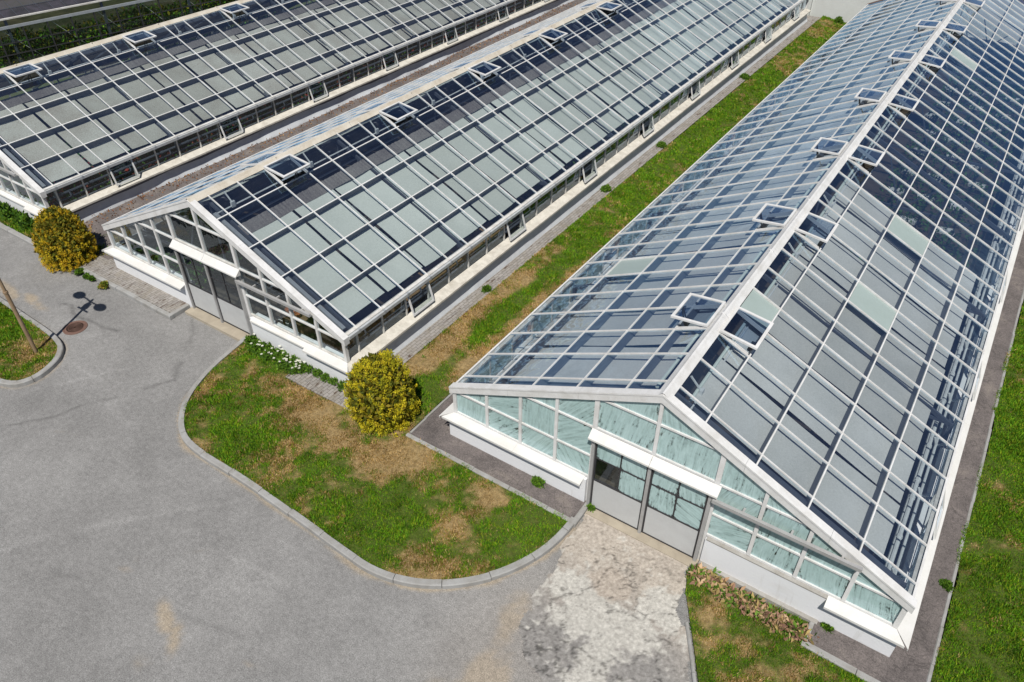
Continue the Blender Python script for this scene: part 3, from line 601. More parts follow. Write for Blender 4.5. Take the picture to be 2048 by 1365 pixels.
def greenhouse(v):
    d, y0, N = v['d'], v['y0'], v['n']; yr = lambda k: y0 + k * d; L = yr(N)
    G = thing('greenhouse', v['loc'], v['label'], 'greenhouse', 'glazed greenhouses with whitened frames')
    part('soil_floor', MB().box(-4.7, 4.7, .1, L - .1, .0, .05), M['soil'], G)
    # ---- walls
    for x0, x1 in ((-5.07, -1.36), (1.36, 5.07)): part('base_wall', MB().box(x0, x1, -.095, .20, -.1, ZS - .06), M['wall'], G)
    for x0, x1 in ((4.78, 5.05), (-5.05, -4.78)): part('side_wall', MB().box(x0, x1, .201, L - .16, -.1, ZS - .075), M['sidewall_shade'] if v['skirt'] else M['wall'], G)
    part('base_wall', MB().box(-5.05, 5.05, L - .15, L, -.1, ZS - .06), M['wall'], G)
    if v['skirt']:
        # loose film and mortar bulging along the wall foot
        ys_ = np.arange(.05, L, .09); prof = [(.0, .60), (.015, .44), (.06, .28), (.11, .13), (.13, -.02)]
        bul = v['bulge'][1] * smooth(.30, .70, fbm(ys_ * .55, ys_ * 0, v['seed'], 3)) + .012 * vnoise(ys_ * 3, ys_ * 0, 5); sag = .14 * (fbm(ys_ * .6, ys_ * 0 + 4, v['seed'] + 9, 3) - .5)
        VV = np.array([[(5.055 + o * v['bulge'][0] + (o > 0) * bl * min(1, o / .10), y, z + (sg if z > .1 else 0)) for o, z in prof] for y, bl, sg in zip(ys_, bul, sag)]).reshape(-1, 3)
        k = len(prof); i = (np.arange(len(ys_) - 1)[:, None] * k + np.arange(k - 1)[None]).ravel(); FF = np.stack([i, i + k, i + k + 1, i + 1], 1)
        part('wall_skirt', np_mesh('wall_skirt', VV, FF, M['film'], smooth_=True), None, G)
    # ---- sills
    def sill_front(x0, x1, ov, m, mitre=0):
        mb = MB(); yo = -ov; z1 = ZS - .01; z0 = ZS - .09
        n = max(1, round((x1 - x0) / 1.9))
        for q in range(n):
            p0 = x0 + (x1 - x0) * q / n + (.003 if q else 0); p1 = x0 + (x1 - x0) * (q + 1) / n
            o0 = p0 - (ov if (mitre < 0 and q == 0) else 0); o1 = p1 + (ov if (mitre > 0 and q == n - 1) else 0)
            mb.hexa([(o0, yo, z0 - .012), (o1, yo, z0 - .012), (p1, .03, z1 - .012), (p0, .03, z1 - .012), (o0, yo, z0), (o1, yo, z0), (p1, .03, z1), (p0, .03, z1)])
            mb.hexa([(o0, yo - .008, z0 - .055), (o1, yo - .008, z0 - .055), (o1, yo, z0 - .055), (o0, yo, z0 - .055), (o0, yo - .008, z0 + .001), (o1, yo - .008, z0 + .001), (o1, yo, z0 + .001), (o0, yo, z0 + .001)])
        return part('sill', mb, m, G)
    sill_front(-4.90, -1.42, .255, M['sill'], -1)
    sill_front(v['step'], 4.90, .255, M['sill'], 1)
    if v['midsill']: sill_front(1.42, v['step'] - .004, .15, M['sill'], 0)
    else:
        part('wall_top', MB().hexa([(1.38, -.10, ZS - .07), (v['step'] - .004, -.10, ZS - .07), (v['step'] - .004, .05, ZS - .07), (1.38, .05, ZS - .07), (1.38, -.102, ZS - .04), (v['step'] - .004, -.102, ZS - .04), (v['step'] - .004, .05, ZS - .005), (1.38, .05, ZS - .005)]), M['plinth'], G)
        part('wall_plinth', MB().box(1.36, v['step'] + .02, -.19, -.096, -.1, .13), M['plinth'], G)
    for sg in (1, -1):
        mb = MB(); n = int(L / 2.0); z1, z0 = ZS - .01, ZS - .09; ov = .28
        for q in range(n):
            q0 = .03 + (L - .03) * q / n + (.003 if q else 0); q1 = .03 + (L - .03) * (q + 1) / n; o0 = q0 - (ov + .03 if q == 0 else 0)
            jz = random.uniform(-.006, .006)
            P = [(sg * 4.90, q0, z1 - .012), (sg * (4.93 + ov), o0, z0 - .012 + jz), (sg * (4.93 + ov), q1, z0 - .012 + jz), (sg * 4.90, q1, z1 - .012)]
            mb.hexa(P + [(p[0], p[1], p[2] + .012) for p in P])
            x = 4.93 + ov; P = [(sg * x, o0, z0 - .06 + jz), (sg * (x + .008), o0, z0 - .06 + jz), (sg * (x + .008), q1, z0 - .06 + jz), (sg * x, q1, z0 - .06 + jz)]
            mb.hexa(P + [(p[0], p[1], z0 + .001 + jz) for p in P])
        part('sill', mb, M[v['sillm']] if sg > 0 else M['sill'], G)
    # ---- gable
    for x in XM:
        z0 = 2.28 if abs(x) < .1 else (0.0 if abs(abs(x) - a_) < .01 else ZS)
        w = .036 if abs(abs(x) - a_) > .01 else .05
        part('mullion', MB().box(-w, w, -.035, .045, z0 - (.0 if z0 else .05), zb(x) + .03), M['white'], G, (x, 0, 0))
    for sg in (1, -1):
        part('corner_post', MB().box(-.045, .045, -.04, .06, ZS - .01, zb(WX) + .03), M['white'], G, (sg * (WX + .01), 0, 0))
        part('corner_post', MB().box(-.045, .045, -.06, .04, ZS - .01, zb(WX) + .03), M['white'], G, (sg * (WX + .01), L, 0))
    xsort = sorted([-WX] + XM + [WX])
    gp = M['glass_wash'] if v['wash'] else M['glass_clear']
    for x0, x1 in zip(xsort[:-1], xsort[1:]):
        lo = ZS if abs((x0 + x1) / 2) > a_ else 2.40
        cuts = [lo] + [r for r in RAIL if r > lo + .1 and r < max(zb(x0), zb(x1)) - .02]
        xo = x0 if abs(x0) > abs(x1) else x1
        for r in cuts[1:]:
            xe0, xe1 = x0 + .03, x1 - .03
            if zb(xo) < r:
                xc = (ZR - r) / SL; xc = xc if x0 >= -.01 else -xc
                if abs(x0) > abs(x1): xe0 = max(xe0, xc)
                else: xe1 = min(xe1, xc)
            if xe1 - xe0 > .05: part('glazing_bar', MB().box(xe0, xe1, -.028, .032, r - .022, r + .022), M['white'], G)
        part('glazing_bar', MB().box(x0 + .037, x1 - .037, -.030, .034, lo - .02, lo + .03), M['white'] if v['wash'] else M['white_worn'], G)
        cuts.append(9)
        for c0, c1 in zip(cuts[:-1], cuts[1:]):
            t0, t1 = min(c1, zb(x0) + .02), min(c1, zb(x1) + .02)
            pts = [(x0 + .02, 0, c0), (x1 - .02, 0, c0)]
            if t1 > c0 + .02: pts.append((x1 - .02, 0, t1))
            if c1 < 9 and (t0 < c1 - .02 or t1 < c1 - .02) and max(t0, t1) >= c1 - .021:
                xc = (ZR + .02 - c1) / SL; xc = xc if x0 >= -.01 else -xc; 
                if x0 + .05 < xc < x1 - .05: pts.append((xc, 0, c1))
            if t0 > c0 + .02: pts.append((x0 + .02, 0, t0))
            if len(pts) < 3: continue
            mb = MB(); ty = [random.uniform(-.004, .004) for _ in range(2)]
            mb.v = [(p[0], .006 + ty[0] * (p[0] - x0) + ty[1] * (p[2] - c0), p[2]) for p in pts]; mb.f = [tuple(range(len(pts)))]
            part('gable_pane', mb, gp, G)
    for yy, y1 in ((-.075, .095), (L - .05, L + .10)):
        for sg in (1, -1):
            mb = MB(); cs = [0, 1.7, 3.4, WX + .12]
            for c0, c1 in zip(cs[:-1], cs[1:]):
                c0 += .004 if c0 else 0
                P = [(sg * c0, yy, zb(c0) - .02), (sg * c1, yy, zb(c1) - .02), (sg * c1, y1, zb(c1) - .02), (sg * c0, y1, zb(c0) - .02)]
                Q = [(sg * c0, yy, zt(c0) + .025), (sg * c1, yy, zt(c1) + .025), (sg * c1, y1, zt(c1) + .025), (sg * c0, y1, zt(c0) + .025)]
                mb.hexa(P + Q)
                if yy < 0:   # thin lip along the top outer edge
                    P = [(sg * c0, yy - .012, zt(c0) - .012), (sg * c1, yy - .012, zt(c1) - .012), (sg * c1, yy, zt(c1) - .012), (sg * c0, yy, zt(c0) - .012)]
                    Q = [(p[0], p[1], p[2] + .042) for p in P]; mb.hexa(P + Q)
            part('bargeboard', mb, M['white'] if yy < 0 else M['roofdark'], G)
    # rear gable glazing
    part('rear_glazing', MB().quad((-WX, L, ZS), (0, L, ZS), (0, L, ZR), (-WX, L, zb(WX))).quad((0, L, ZS), (WX, L, ZS), (WX, L, zb(WX)), (0, L, ZR)), M['glass_clear'], G)
    # ---- sides
    sm = MB().box(-.022, .022, -.022, .022, ZS - .01, zb(WX) + .05).mesh('side_mullion', M['white_worn'])
    vents = set(range(2, N, 5))
    for sg in (1, -1):
        for k in range(N + 1): part('side_mullion', sm, None, G, (sg * 4.90, yr(k) - (.03 if k == N else 0), 0))
        for k in range(-1, N):
            if k in vents: continue
            mb = MB()
            q0 = .05 if k < 0 else yr(k); q1 = yr(k + 1); e = [random.uniform(-.004, .004) for _ in range(2)]
            mb.quad((sg * 4.89 + e[0], q0, ZS), (sg * 4.89 + e[1], q1, ZS), (sg * 4.89 - e[0], q1, 1.60), (sg * 4.89 - e[1], q0, 1.60))
            part('side_pane', mb, M['glass_wash_side'] if v['wash'] else M['glass_clear'], G)
        part('eave_rail', MB().box(sg * 4.90 - .05, sg * 4.90 + .05, .10, L - .05, 1.585, 1.645), M['white_worn'], G)
        if v['gutter'] and sg > 0:
            gb = MB().box(4.935, 5.05, .10, L - .03, 1.575, 1.665)
            gb2 = MB().box(4.86, 4.99, .10, L - .03, 1.668, 1.70)
            part('gutter', gb, M['gutter'], G); part('eave_flashing', gb2, M['white_worn'], G)
            jn = MB().box(4.93, 5.056, -.035, .035, 1.57, 1.675).mesh('gutter_joint', M['steel_light'])
            for k in range(0, N + 1): part('gutter_joint', jn, None, G, (0, yr(k), 0))
        else:
            part('eave_trim', MB().box(*sorted((sg * 4.925, sg * 4.965)), .10, L - .05, 1.60, 1.70), M['white'], G)
        # top hung side windows, pushed open
        fr = MB(); wl_ = d - .05; h = .69; ang = R(15); ox = sg * 4.93; zt_ = 1.575
        def wp(u, t, n): # u along y, t down the sash, n outward
            return (ox + sg * (t * math.sin(ang) + n * math.cos(ang)), u, zt_ - t * math.cos(ang) + n * math.sin(ang))
        def wbox(u0, u1, t0, t1):
            fr.hexa([wp(u0, t0, 0), wp(u1, t0, 0), wp(u1, t1, 0), wp(u0, t1, 0), wp(u0, t0, .04), wp(u1, t0, .04), wp(u1, t1, .04), wp(u0, t1, .04)])
        wbox(0, wl_, 0, .045); wbox(0, wl_, h - .05, h); wbox(0, .045, .045, h - .05); wbox(wl_ - .045, wl_, .045, h - .05)
        fm = fr.mesh('side_window', M['white']); pm = MB().quad(wp(.04, .04, .02), wp(wl_ - .04, .04, .02), wp(wl_ - .04, h - .04, .02), wp(.04, h - .04, .02)).mesh('window_pane', M['glass_clear'])
        for k in sorted(vents):
            w_ = part('side_window', fm, None, G, (0, yr(k) + .025, 0)); part('window_pane', pm, None, w_)
            w_.rotation_euler = (0, 0, 0)
    # ---- roof
    for sg in (1, -1):
        rm = slope_bar(XR - .02, HX + .03, .026, -.022, .016, sg).bar((sg * XR, 0, zt(XR)), (sg * (HX + .02), 0, zt(HX + .02)),   .012, .0185, .028, side=(0, 1, 0)).mesh('rafter', M['white'])
        for k in range(N): part('rafter', rm, None, G, (0, yr(k), 0))
        for x in PU:
            pmb = MB().bar((sg * x, .10, zt(x) - .004), (sg * x, L - .06, zt(x) - .004), .030, -.02, .013, side=(1, 0, -sg * SL))
            pu = part('purlin', pmb, M['white'], G)
            part('purlin_web', MB().bar((sg * x, .10, zt(x) - .004), (sg * x, L - .06, zt(x) - .004), .03, -.23, -.021, side=(1, 0, -sg * SL)), M['web'], pu)  # web made deeper to take in the shadow band under the purlin
        gl = MB(); rows = [XR] + PU + [HX + .02]
        for k in range(-1, N):
            q0 = .08 if k < 0 else yr(k); q1 = yr(k + 1)
            for r in range(5):
                if r == 0 and k in vents: continue
                if (sg, k, r) in v['poly']: continue
                x0, x1 = rows[r], rows[r + 1]; e = [random.uniform(-.004, .004) for _ in range(3)]
                z = lambda x, s_: zt(x) - .010 + s_
                gl.quad((sg * x0, q0, z(x0, e[0] + e[2])), (sg * x0, q1, z(x0, e[1] - e[2])), (sg * x1, q1, z(x1, -e[0] + e[2])), (sg * x1, q0, z(x1, -e[1] - e[2])))
        if sg > 0: pass
        part('roof_glazing', gl, M['glass_roof'], G)
        for (s2, k, r) in v['poly']:
            if s2 == sg:
                x0, x1 = rows[r] + .02, rows[r + 1] - .02; q0, q1 = yr(k) + .02, yr(k + 1) - .02
                mb = MB().hexa([(sg * x0, q0, zt(x0) - .03), (sg * x1, q0, zt(x1) - .03), (sg * x1, q1, zt(x1) - .03), (sg * x0, q1, zt(x0) - .03), (sg * x0, q0, zt(x0) - .02), (sg * x1, q0, zt(x1) - .02), (sg * x1, q1, zt(x1) - .02), (sg * x0, q1, zt(x0) - .02)])
                part('roof_panel', mb, M['poly'], G, label='opaque pale green replacement sheet')
        # ridge vents: a framed sash hinged at the ridge, pushed up by a stay
        wv = d + .04; lv = .80
        for k in sorted(vents):
            ang = R((v['vent'] if sg > 0 or v['wash'] else 5) + random.uniform(-3.5, 3.5)); slo = math.atan(SL); th = slo - ang      # angle below the horizontal
            hx_, hz_ = XR + .0, zt(XR) + .035
            def vp(u, t, n): return (sg * (hx_ + t * math.cos(th) + n * math.sin(th)), u, hz_ - t * math.sin(th) + n * math.cos(th))
            fr = MB()
            def vb(u0, u1, t0, t1, n0=0, n1=.045): fr.hexa([vp(u0, t0, n0), vp(u1, t0, n0), vp(u1, t1, n0), vp(u0, t1, n0), vp(u0, t0, n1), vp(u1, t0, n1), vp(u1, t1, n1), vp(u0, t1, n1)])
            vb(0, wv, 0, .05); vb(0, wv, lv - .065, lv); vb(0, .06, .05, lv - .065); vb(wv - .06, wv, .05, lv - .065)
            o = part('roof_vent', fr, M['white'], G, (0, yr(k) - .02, 0))
            part('vent_pane', MB().quad(vp(.05, .04, .02), vp(wv - .05, .04, .02), vp(wv - .05, lv - .05, .02), vp(.05, lv - .05, .02)), M['glass_vent'], o)
            # kerb frame in the roof opening and the stay arms
            x1 = PU[0] - .03
            for yk in (0.0, d): pass
            st = MB(); tip = Vector(vp(wv * .5, lv - .05, -.005)); foot = Vector((sg * x1, wv * .5, zt(x1) - .06))
            st.bar(foot + Vector((0, -.06, 0)), tip + Vector((0, -.02, 0)), .025, -.012, .012); st.bar(foot + Vector((0, .06, 0)), tip + Vector((0, .02, 0)), .025, -.012, .012)
            st.box(*sorted((sg * (x1 - .10), sg * (x1 + .0))), wv * .5 - .10, wv * .5 + .10, zt(x1) - .12, zt(x1) - .05)
            part('vent_stay', st, M['black'], o)
            for yk in (.045, wv - .045):
                kb = MB().hexa([(sg * XR, yk - .008, zt(XR) - .05), (sg * x1, yk - .008, zt(x1) - .05), (sg * x1, yk + .008, zt(x1) - .05), (sg * XR, yk + .008, zt(XR) - .05),
                         (sg * XR, yk - .008, zt(XR) + .05), (sg * x1, yk - .008, zt(x1) + .05), (sg * x1, yk + .008, zt(x1) + .05), (sg * XR, yk + .008, zt(XR) + .05)])
                part('vent_curb', kb, M['white'], o)
    # ridge capping in lengths
    rc = MB(); n = int(L / 2.9)
    for q in range(n):
        q0 = -.07 + (L + .1) * q / n + (.005 if q else 0); q1 = -.07 + (L + .1) * (q + 1) / n
        ring = [(-XR - .015, zt(XR) + .0), (-.06, zt(.06) + .038), (-.02, zt(0) + .052), (.02, zt(0) + .052), (.06, zt(.06) + .038), (XR + .015, zt(XR) + .0)]
        for (xa, za), (xb, zb2) in zip(ring[:-1], ring[1:]): rc.quad((xa, q0, za), (xb, q0, zb2), (xb, q1, zb2), (xa, q1, za))
        rc.v, rc.f = rc.v, rc.f
    for q in range(1, n): rc.box(-.045, .045, -.07 + (L + .1) * q / n - .02, -.07 + (L + .1) * q / n + .02, zt(0) + .040, zt(0) + .058)
    part('ridge_cap', rc, M[v['ridge']], G)
    # ---- shade curtains under the roof, in panels with dark gaps between
    cx0, cx1 = v['curt']; drop = .25; bounds = []
    kk = .06
    while kk < N - .3:
        bounds.append((kk, min(kk + 1.65, N - .1))); kk += 1.65
    for sg in (1, -1):
        cx0, cx1 = v['curt'] if (sg > 0 or v['wash']) else (.22, 4.75)  # clear houses: unseen left curtains widened to keep the interior dark
        for (k0, k1) in bounds:
            if sg > 0 and v['open_from'] < k0 < v['open_to']: continue      # drawn back over the far bays
            q0 = yr(k0) + (.045 if k0 > .2 else .10); q1 = yr(k1) - .045
            nx, ny = 9, 7; mb = MB(); jt = random.uniform(-.03, .03); ph = random.uniform(0, 6)
            for i in range(nx):
                x = cx0 + (cx1 + jt - cx0) * i / (nx - 1)
                for j in range(ny):
                    y = q0 + (q1 - q0) * j / (ny - 1)
                    s_ = .035 * math.sin(math.pi * j / (ny - 1)) * (.5 + .5 * math.sin(i * 1.7 + ph)) + .02 * math.sin(i * .9 + ph)
                    mb.v.append((sg * x, y, zt(x) - drop - s_))
            for i in range(nx - 1):
                for j in range(ny - 1): mb.f.append((i * ny + j, (i + 1) * ny + j, (i + 1) * ny + j + 1, i * ny + j + 1))
            o = part('shade_curtain', mb, M[v['curtain']], G)
            o.data.polygons.foreach_set('use_smooth', [True] * len(o.data.polygons))
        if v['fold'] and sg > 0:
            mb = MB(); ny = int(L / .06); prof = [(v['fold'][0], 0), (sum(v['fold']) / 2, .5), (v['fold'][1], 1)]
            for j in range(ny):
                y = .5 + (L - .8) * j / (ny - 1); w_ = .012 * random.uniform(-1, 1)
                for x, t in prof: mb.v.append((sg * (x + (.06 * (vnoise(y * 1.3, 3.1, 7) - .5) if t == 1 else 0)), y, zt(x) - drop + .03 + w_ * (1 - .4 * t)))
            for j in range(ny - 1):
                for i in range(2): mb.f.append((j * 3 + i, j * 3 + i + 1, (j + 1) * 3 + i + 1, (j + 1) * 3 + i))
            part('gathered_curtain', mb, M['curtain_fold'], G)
        if v['tube']:
            mb = MB(); part('curtain_tube', mb.tube([(sg * (cx0 - .02), .5, zt(cx0) - drop + .03), (sg * (cx0 - .02), L - .4, zt(cx0) - drop + .03)], .035, 8), M['tube'], G)
    for sg in (1, -1):
        # edge roll just behind the bargeboard
        mb = MB().bar((sg * .5, .27, zt(.5) - .14), (sg * 4.7, .27, zt(4.7) - .14), .10, -.03, .03, side=(0, 1, 0))
        part('edge_screen', mb, M['steel_light'] if not v['wash'] else M['steel'], G)
    # ---- trusses every five bays
    for k in range(0, N + 1, 5):
        y = yr(k) + .05; y = min(y, L - .25); mb = MB()
        for sg in (1, -1):
            mb.bar((0, y, zt(0) - .30), (sg * 4.80, y, zt(4.8) - .30), .06, -.05, .05, side=(0, 1, 0))
            mb.bar((sg * 4.78, y, .05), (sg * 4.78, y, zt(4.8) - .25), .08, -.05, .05)
            mb.bar((sg * 1.6, y, 1.5), (sg * 2.6, y, zt(2.6) - .35), .04, -.02, .02, side=(0, 1, 0)); mb.bar((sg * 1.6, y, 1.5), (sg * .8, y, zt(.8) - .35), .04, -.02, .02, side=(0, 1, 0))
        mb.bar((-4.75, y, 1.5), (4.75, y, 1.5), .05, -.04, .04, side=(0, 1, 0)); mb.bar((0, y, 1.5), (0, y, zt(0) - .3), .04, -.02, .02, side=(0, 1, 0))
        part('truss', mb, M['steel'], G)
    # ---- pipes: drive shafts below the ridge and heating pipes along the walls
    for x, z, r, m in ((.42, zt(.42) - .26, .022, 'pipe'), (.70, zt(.7) - .42, .03, 'web')):
        part('shaft_pipe', MB().tube([(x, .3, z), (x, L - .3, z)], r, 6), M[m], G)
    mb = MB().box(.39, .45, .4, .52, zt(.42) - .30, zt(.42) - .14).bar((.42, .46, zt(.42) - .2), (.16, .46, zt(.16) - .05), .03, -.015, .015)
    bk = mb.mesh('shaft_bracket', M['pipe'])
    for k in range(0, N, 3): part('shaft_bracket', bk, None, G, (0, yr(k), 0))
    for sg in (1, -1):
        mb = MB()
        for x, z, r in ((4.52, 1.12, .045), (4.66, .98, .035), (4.52, .72, .045)): mb.tube([(sg * x, .35, z), (sg * x, L - .4, z)], r, 8)
        for k in range(0, N, 1):
            y = yr(k) + .45 + .2 * ((k * 7) % 3 - 1)
            mb.tube([(sg * 4.52, y, 1.12), (sg * 4.52, y + .07, 1.12)], .062, 8)
            if k % 2 == 0: mb.tube([(sg * 4.66, y + .3, .98), (sg * 4.80, y + .3, 1.12)], .028, 6); mb.tube([(sg * 4.66, y + .3, .98), (sg * 4.58, y + .3, 1.2)], .03, 6)
        part('heating_pipes', mb, M['pipe'] if v['wash'] else M['steel'], G)
    # ---- door: two glazed sliding leaves under a canopy, hung on a rail that runs out to the right
    zdoor = v['zdoor']
    for s, (x0, x1) in enumerate(((-a_ + .08, -.035), (.035, a_ - .08))):
        x0 += v['dshift']; x1 += v['dshift']
        h1 = 2.17; yd = -.06
        fr = MB(); t = .035
        fr.box(x0, x0 + t, yd - .02, yd + .03, zdoor, h1).box(x1 - t, x1, yd - .02, yd + .03, zdoor, h1)
        xm = (x0 + x1) / 2; zp = zdoor + .42 * (h1 - zdoor); zg = zdoor + .74 * (h1 - zdoor)
        fr.box(x0 + t, x1 - t, yd - .018, yd + .028, zdoor, zdoor + .03).box(x0 + t, x1 - t, yd - .018, yd + .028, h1 - .05, h1).box(x0 + t, x1 - t, yd - .018, yd + .028, zp - .015, zp + .015)
        fr.box(xm - .014, xm + .014, yd - .016, yd + .026, zp + .015, h1 - .05).box(x0 + t, xm - .014, yd - .016, yd + .026, zg - .012, zg + .012).box(xm + .014, x1 - t, yd - .016, yd + .026, zg - .012, zg + .012)
        o = part('door_leaf', fr, M['dark'], G)
        pn = MB(); nr = 22
        for q in range(nr):
            za = zdoor + .03 + (zp - .045 - zdoor) * q / nr; zb_ = zdoor + .03 + (zp - .045 - zdoor) * (q + 1) / nr
            pn.quad((x0 + t, yd - .010, za), (x1 - t, yd - .010, za), (x1 - t, yd - .010, zb_ - .006), (x0 + t, yd - .010, zb_ - .006)).quad((x0 + t, yd - .010, zb_ - .006), (x1 - t, yd - .010, zb_ - .006), (x1 - t, yd - .004, zb_), (x0 + t, yd - .004, zb_))
        part('door_panel', pn, M['doorpanel'], o)
        for (p0, p1, q0, q1) in ((x0 + t, xm - .014, zp + .015, zg - .012), (xm + .014, x1 - t, zp + .015, zg - .012), (x0 + t, xm - .014, zg + .012, h1 - .05), (xm + .014, x1 - t, zg + .012, h1 - .05)):
            part('door_pane', MB().quad((p0, yd, q0), (p1, yd, q0), (p1, yd, q1), (p0, yd, q1)), (M['glass_wash'] if (v['wash'] and not (p0 < -1 and q0 < 1.5)) else M['glass_clear']), o)
    dsx = v['dshift']
    for x in (-a_ + .04, 0, a_ - .04): part('door_post', MB().box(x - .034, x + .034, -.115, -.035, -.02, 2.2).box(x - .012, x + .012, -.122, -.115, 0, 2.2), M['doorframe'], G, (dsx, 0, 0))
    cn = MB(); ov = .20
    for x0, x1 in ((-a_ - .05, -.004), (.004, a_ + .10)):
        P = [(x0, -ov, 2.24), (x1, -ov, 2.24), (x1, -.04, 2.385), (x0, -.04, 2.385)]
        cn.hexa([(p[0], p[1], p[2] - .012) for p in P] + P); cn.hexa([(x0, -ov - .01, 2.20), (x1, -ov - .01, 2.20), (x1, -ov, 2.20), (x0, -ov, 2.20), (x0, -ov - .01, 2.242), (x1, -ov - .01, 2.242), (x1, -ov, 2.242), (x0, -ov, 2.242)])
    for x in (-a_ - .048, a_ + .098): cn.tri((x, -ov, 2.23), (x, -.04, 2.37), (x, -.04, 2.21)); 
    part('door_canopy', cn, M['sill'], G)
    part('door_rail', MB().box(a_ + .02, 4.05, -.21, -.14, 2.04, 2.12), M['doorframe'], G)
    for x in (1.9, 2.8, 3.7): part('rail_bracket', MB().box(x - .02, x + .02, -.14, -.02, 2.06, 2.10), M['doorframe'], G)
    return G

GH_A = greenhouse(dict(loc=(0, 0, 0), d=.961, y0=.3977, n=39, label='nearest greenhouse at the right, gable panes brushed with whitewash', skirt=False, seed=2, step=3.75, midsill=False, sillm='sill',
    wash=True, open_from=11.5, open_to=33, gutter=False, poly={(1, 3, 0), (-1, 5, 3), (1, 10, 2), (1, 6, 2), (1, 25, 1)}, vent=20, ridge='white', curt=(.36, 4.28), curtain='curtain_a', fold=None, tube=True, zdoor=.06, dshift=0))
GH_B = greenhouse(dict(loc=(-13.2027, -.125, .03), d=.9441, y0=.4653, n=40, label='middle greenhouse with clear gable glass and pale curtains, between two thuja bushes', skirt=True, bulge=(1.1, .02), seed=5, step=3.55, midsill=True, sillm='sill_old',
    wash=False, open_from=99, open_to=99, gutter=True, poly=set(), vent=20, ridge='ridge_tan', curt=(1.28, 4.52), curtain='curtain_b', fold=(1.0, 1.36), tube=False, zdoor=.14, dshift=-.04))
GH_C = greenhouse(dict(loc=(-26.82, -.02, .0), d=.95, y0=.45, n=40, label='left greenhouse cut by the photo edge, flowers behind its side panes', skirt=True, bulge=(.5, .16), seed=8, step=3.7, midsill=True, sillm='sill_old',
    wash=False, open_from=99, open_to=99, gutter=True, poly=set(), vent=20, ridge='ridge_tan', curt=(1.25, 4.5), curtain='curtain_c', fold=(.98, 1.3), tube=False, zdoor=.06, dshift=0))

# ------------------------------------------------------------------ older dark greenhouse behind the left one
DR = thing('dark_greenhouse', (-36.6, 7.0, 0), 'dark old greenhouse full of green plants, beyond the left greenhouse', 'greenhouse', None, -R(11.3))
H = 3.05; Y0, Y1 = -14.0, 14.5
part('roof', MB().quad((0, Y0, H), (0, Y1, H), (-7, Y1, H + 1.6), (-7, Y0, H + 1.6)).quad((-7, Y0, H + 1.6), (-7, Y1, H + 1.6), (-14, Y1, H), (-14, Y0, H)), glass('dark_roof_glass', (.50, .47, .54), .8, (.085, .075, .095), .01, .8), DR)  # roof glass toned dark purple-grey, mostly opaque
mb = MB()
for k in range(51):
    y = Y0 + .6 + k * .55; mb.bar((.01, y, H + .01), (-6.98, y, H + 1.605),   .014, 0, .02, side=(0, 1, 0))
for t in (.12, .25, .37, .5, .62, .75): mb.bar((-7 * t, Y0, H + 1.6 * t + .012), (-7 * t, Y1, H + 1.6 * t + .012), .014, 0, .02)
part('roof_bars', mb, M['steel'], DR)
part('gutter', MB().box(-.03, .08, Y0, Y1, H - .02, H + .04), M['white_worn'], DR)
part('eave_beam', MB().box(-.02, .05, Y0, Y1, H - .42, H - .30), M['steel_light'], DR)
pm = MB().box(-.02, .03, -.028, .028, 0, H - .43).mesh('post', M['dark']); cm = MB().box(-.12, -.02, -.06, .06, 0, H - .03).mesh('column', M['web'])
for k in range(26): part('post', pm, None, DR, (0, Y0 + .6 + k * 1.1, 0))
for k in range(7): part('column', cm, None, DR, (0, Y0 + 1.1 + k * 4.4, 0))
for k in range(13):
    y = Y0 + .8 + k * 2.2; part('brace', MB().bar((-.06, y + 1.9, .5), (-.06, y, H - .45), .035, -.015, .015, side=(1, 0, 0)), M['white_worn'], DR)
mb = MB()
for z in (.7, 1.5, 2.0): mb.box(.0, .035, Y0, Y1, z - .022, z + .022)
part('glazing_rails', mb, M['dark'], DR)
mb = MB()
for k in range(25):
    y = Y0 + .6 + k * 1.1; e = random.uniform(-.01, .01); mb.quad((.012 + e, y, .05), (.012 - e, y + 1.1, .05), (.012 + e, y + 1.1, H - .43), (.012 - e, y, H - .43))
part('side_glazing', mb, glass('old_glass', (.75, .82, .78), .03, (.4, .4, .38), .006, 1.3), DR)
part('base_wall', MB().box(-.08, .06, Y0, Y1, -.1, .06), M['plinth'], DR)
part('end_wall', MB().quad((0, Y1, 0), (-14, Y1, 0), (-14, Y1, H), (0, Y1, H)).quad((0, Y0, 0), (-14, Y0, 0), (-14, Y0, H), (0, Y0, H)), M['dark'], DR)

# ------------------------------------------------------------------ link building at the far end
LB = thing('link_building', (0, 39.75, 0), 'pale plastered corridor building closing the far end of the lawn strip', 'building')
part('wall', MB().box(-42, 9, 0, 3.6, -.1, 2.7), M['plaster'], LB)
part('roof', MB().box(-42.2, 9.2, -.15, 3.8, 2.7, 2.86), M['flatroof'], LB)
part('downpipe', MB().tube([(-8.35, -.06, 0), (-8.35, -.06, 2.65)], .045, 8), M['plastic'], LB)

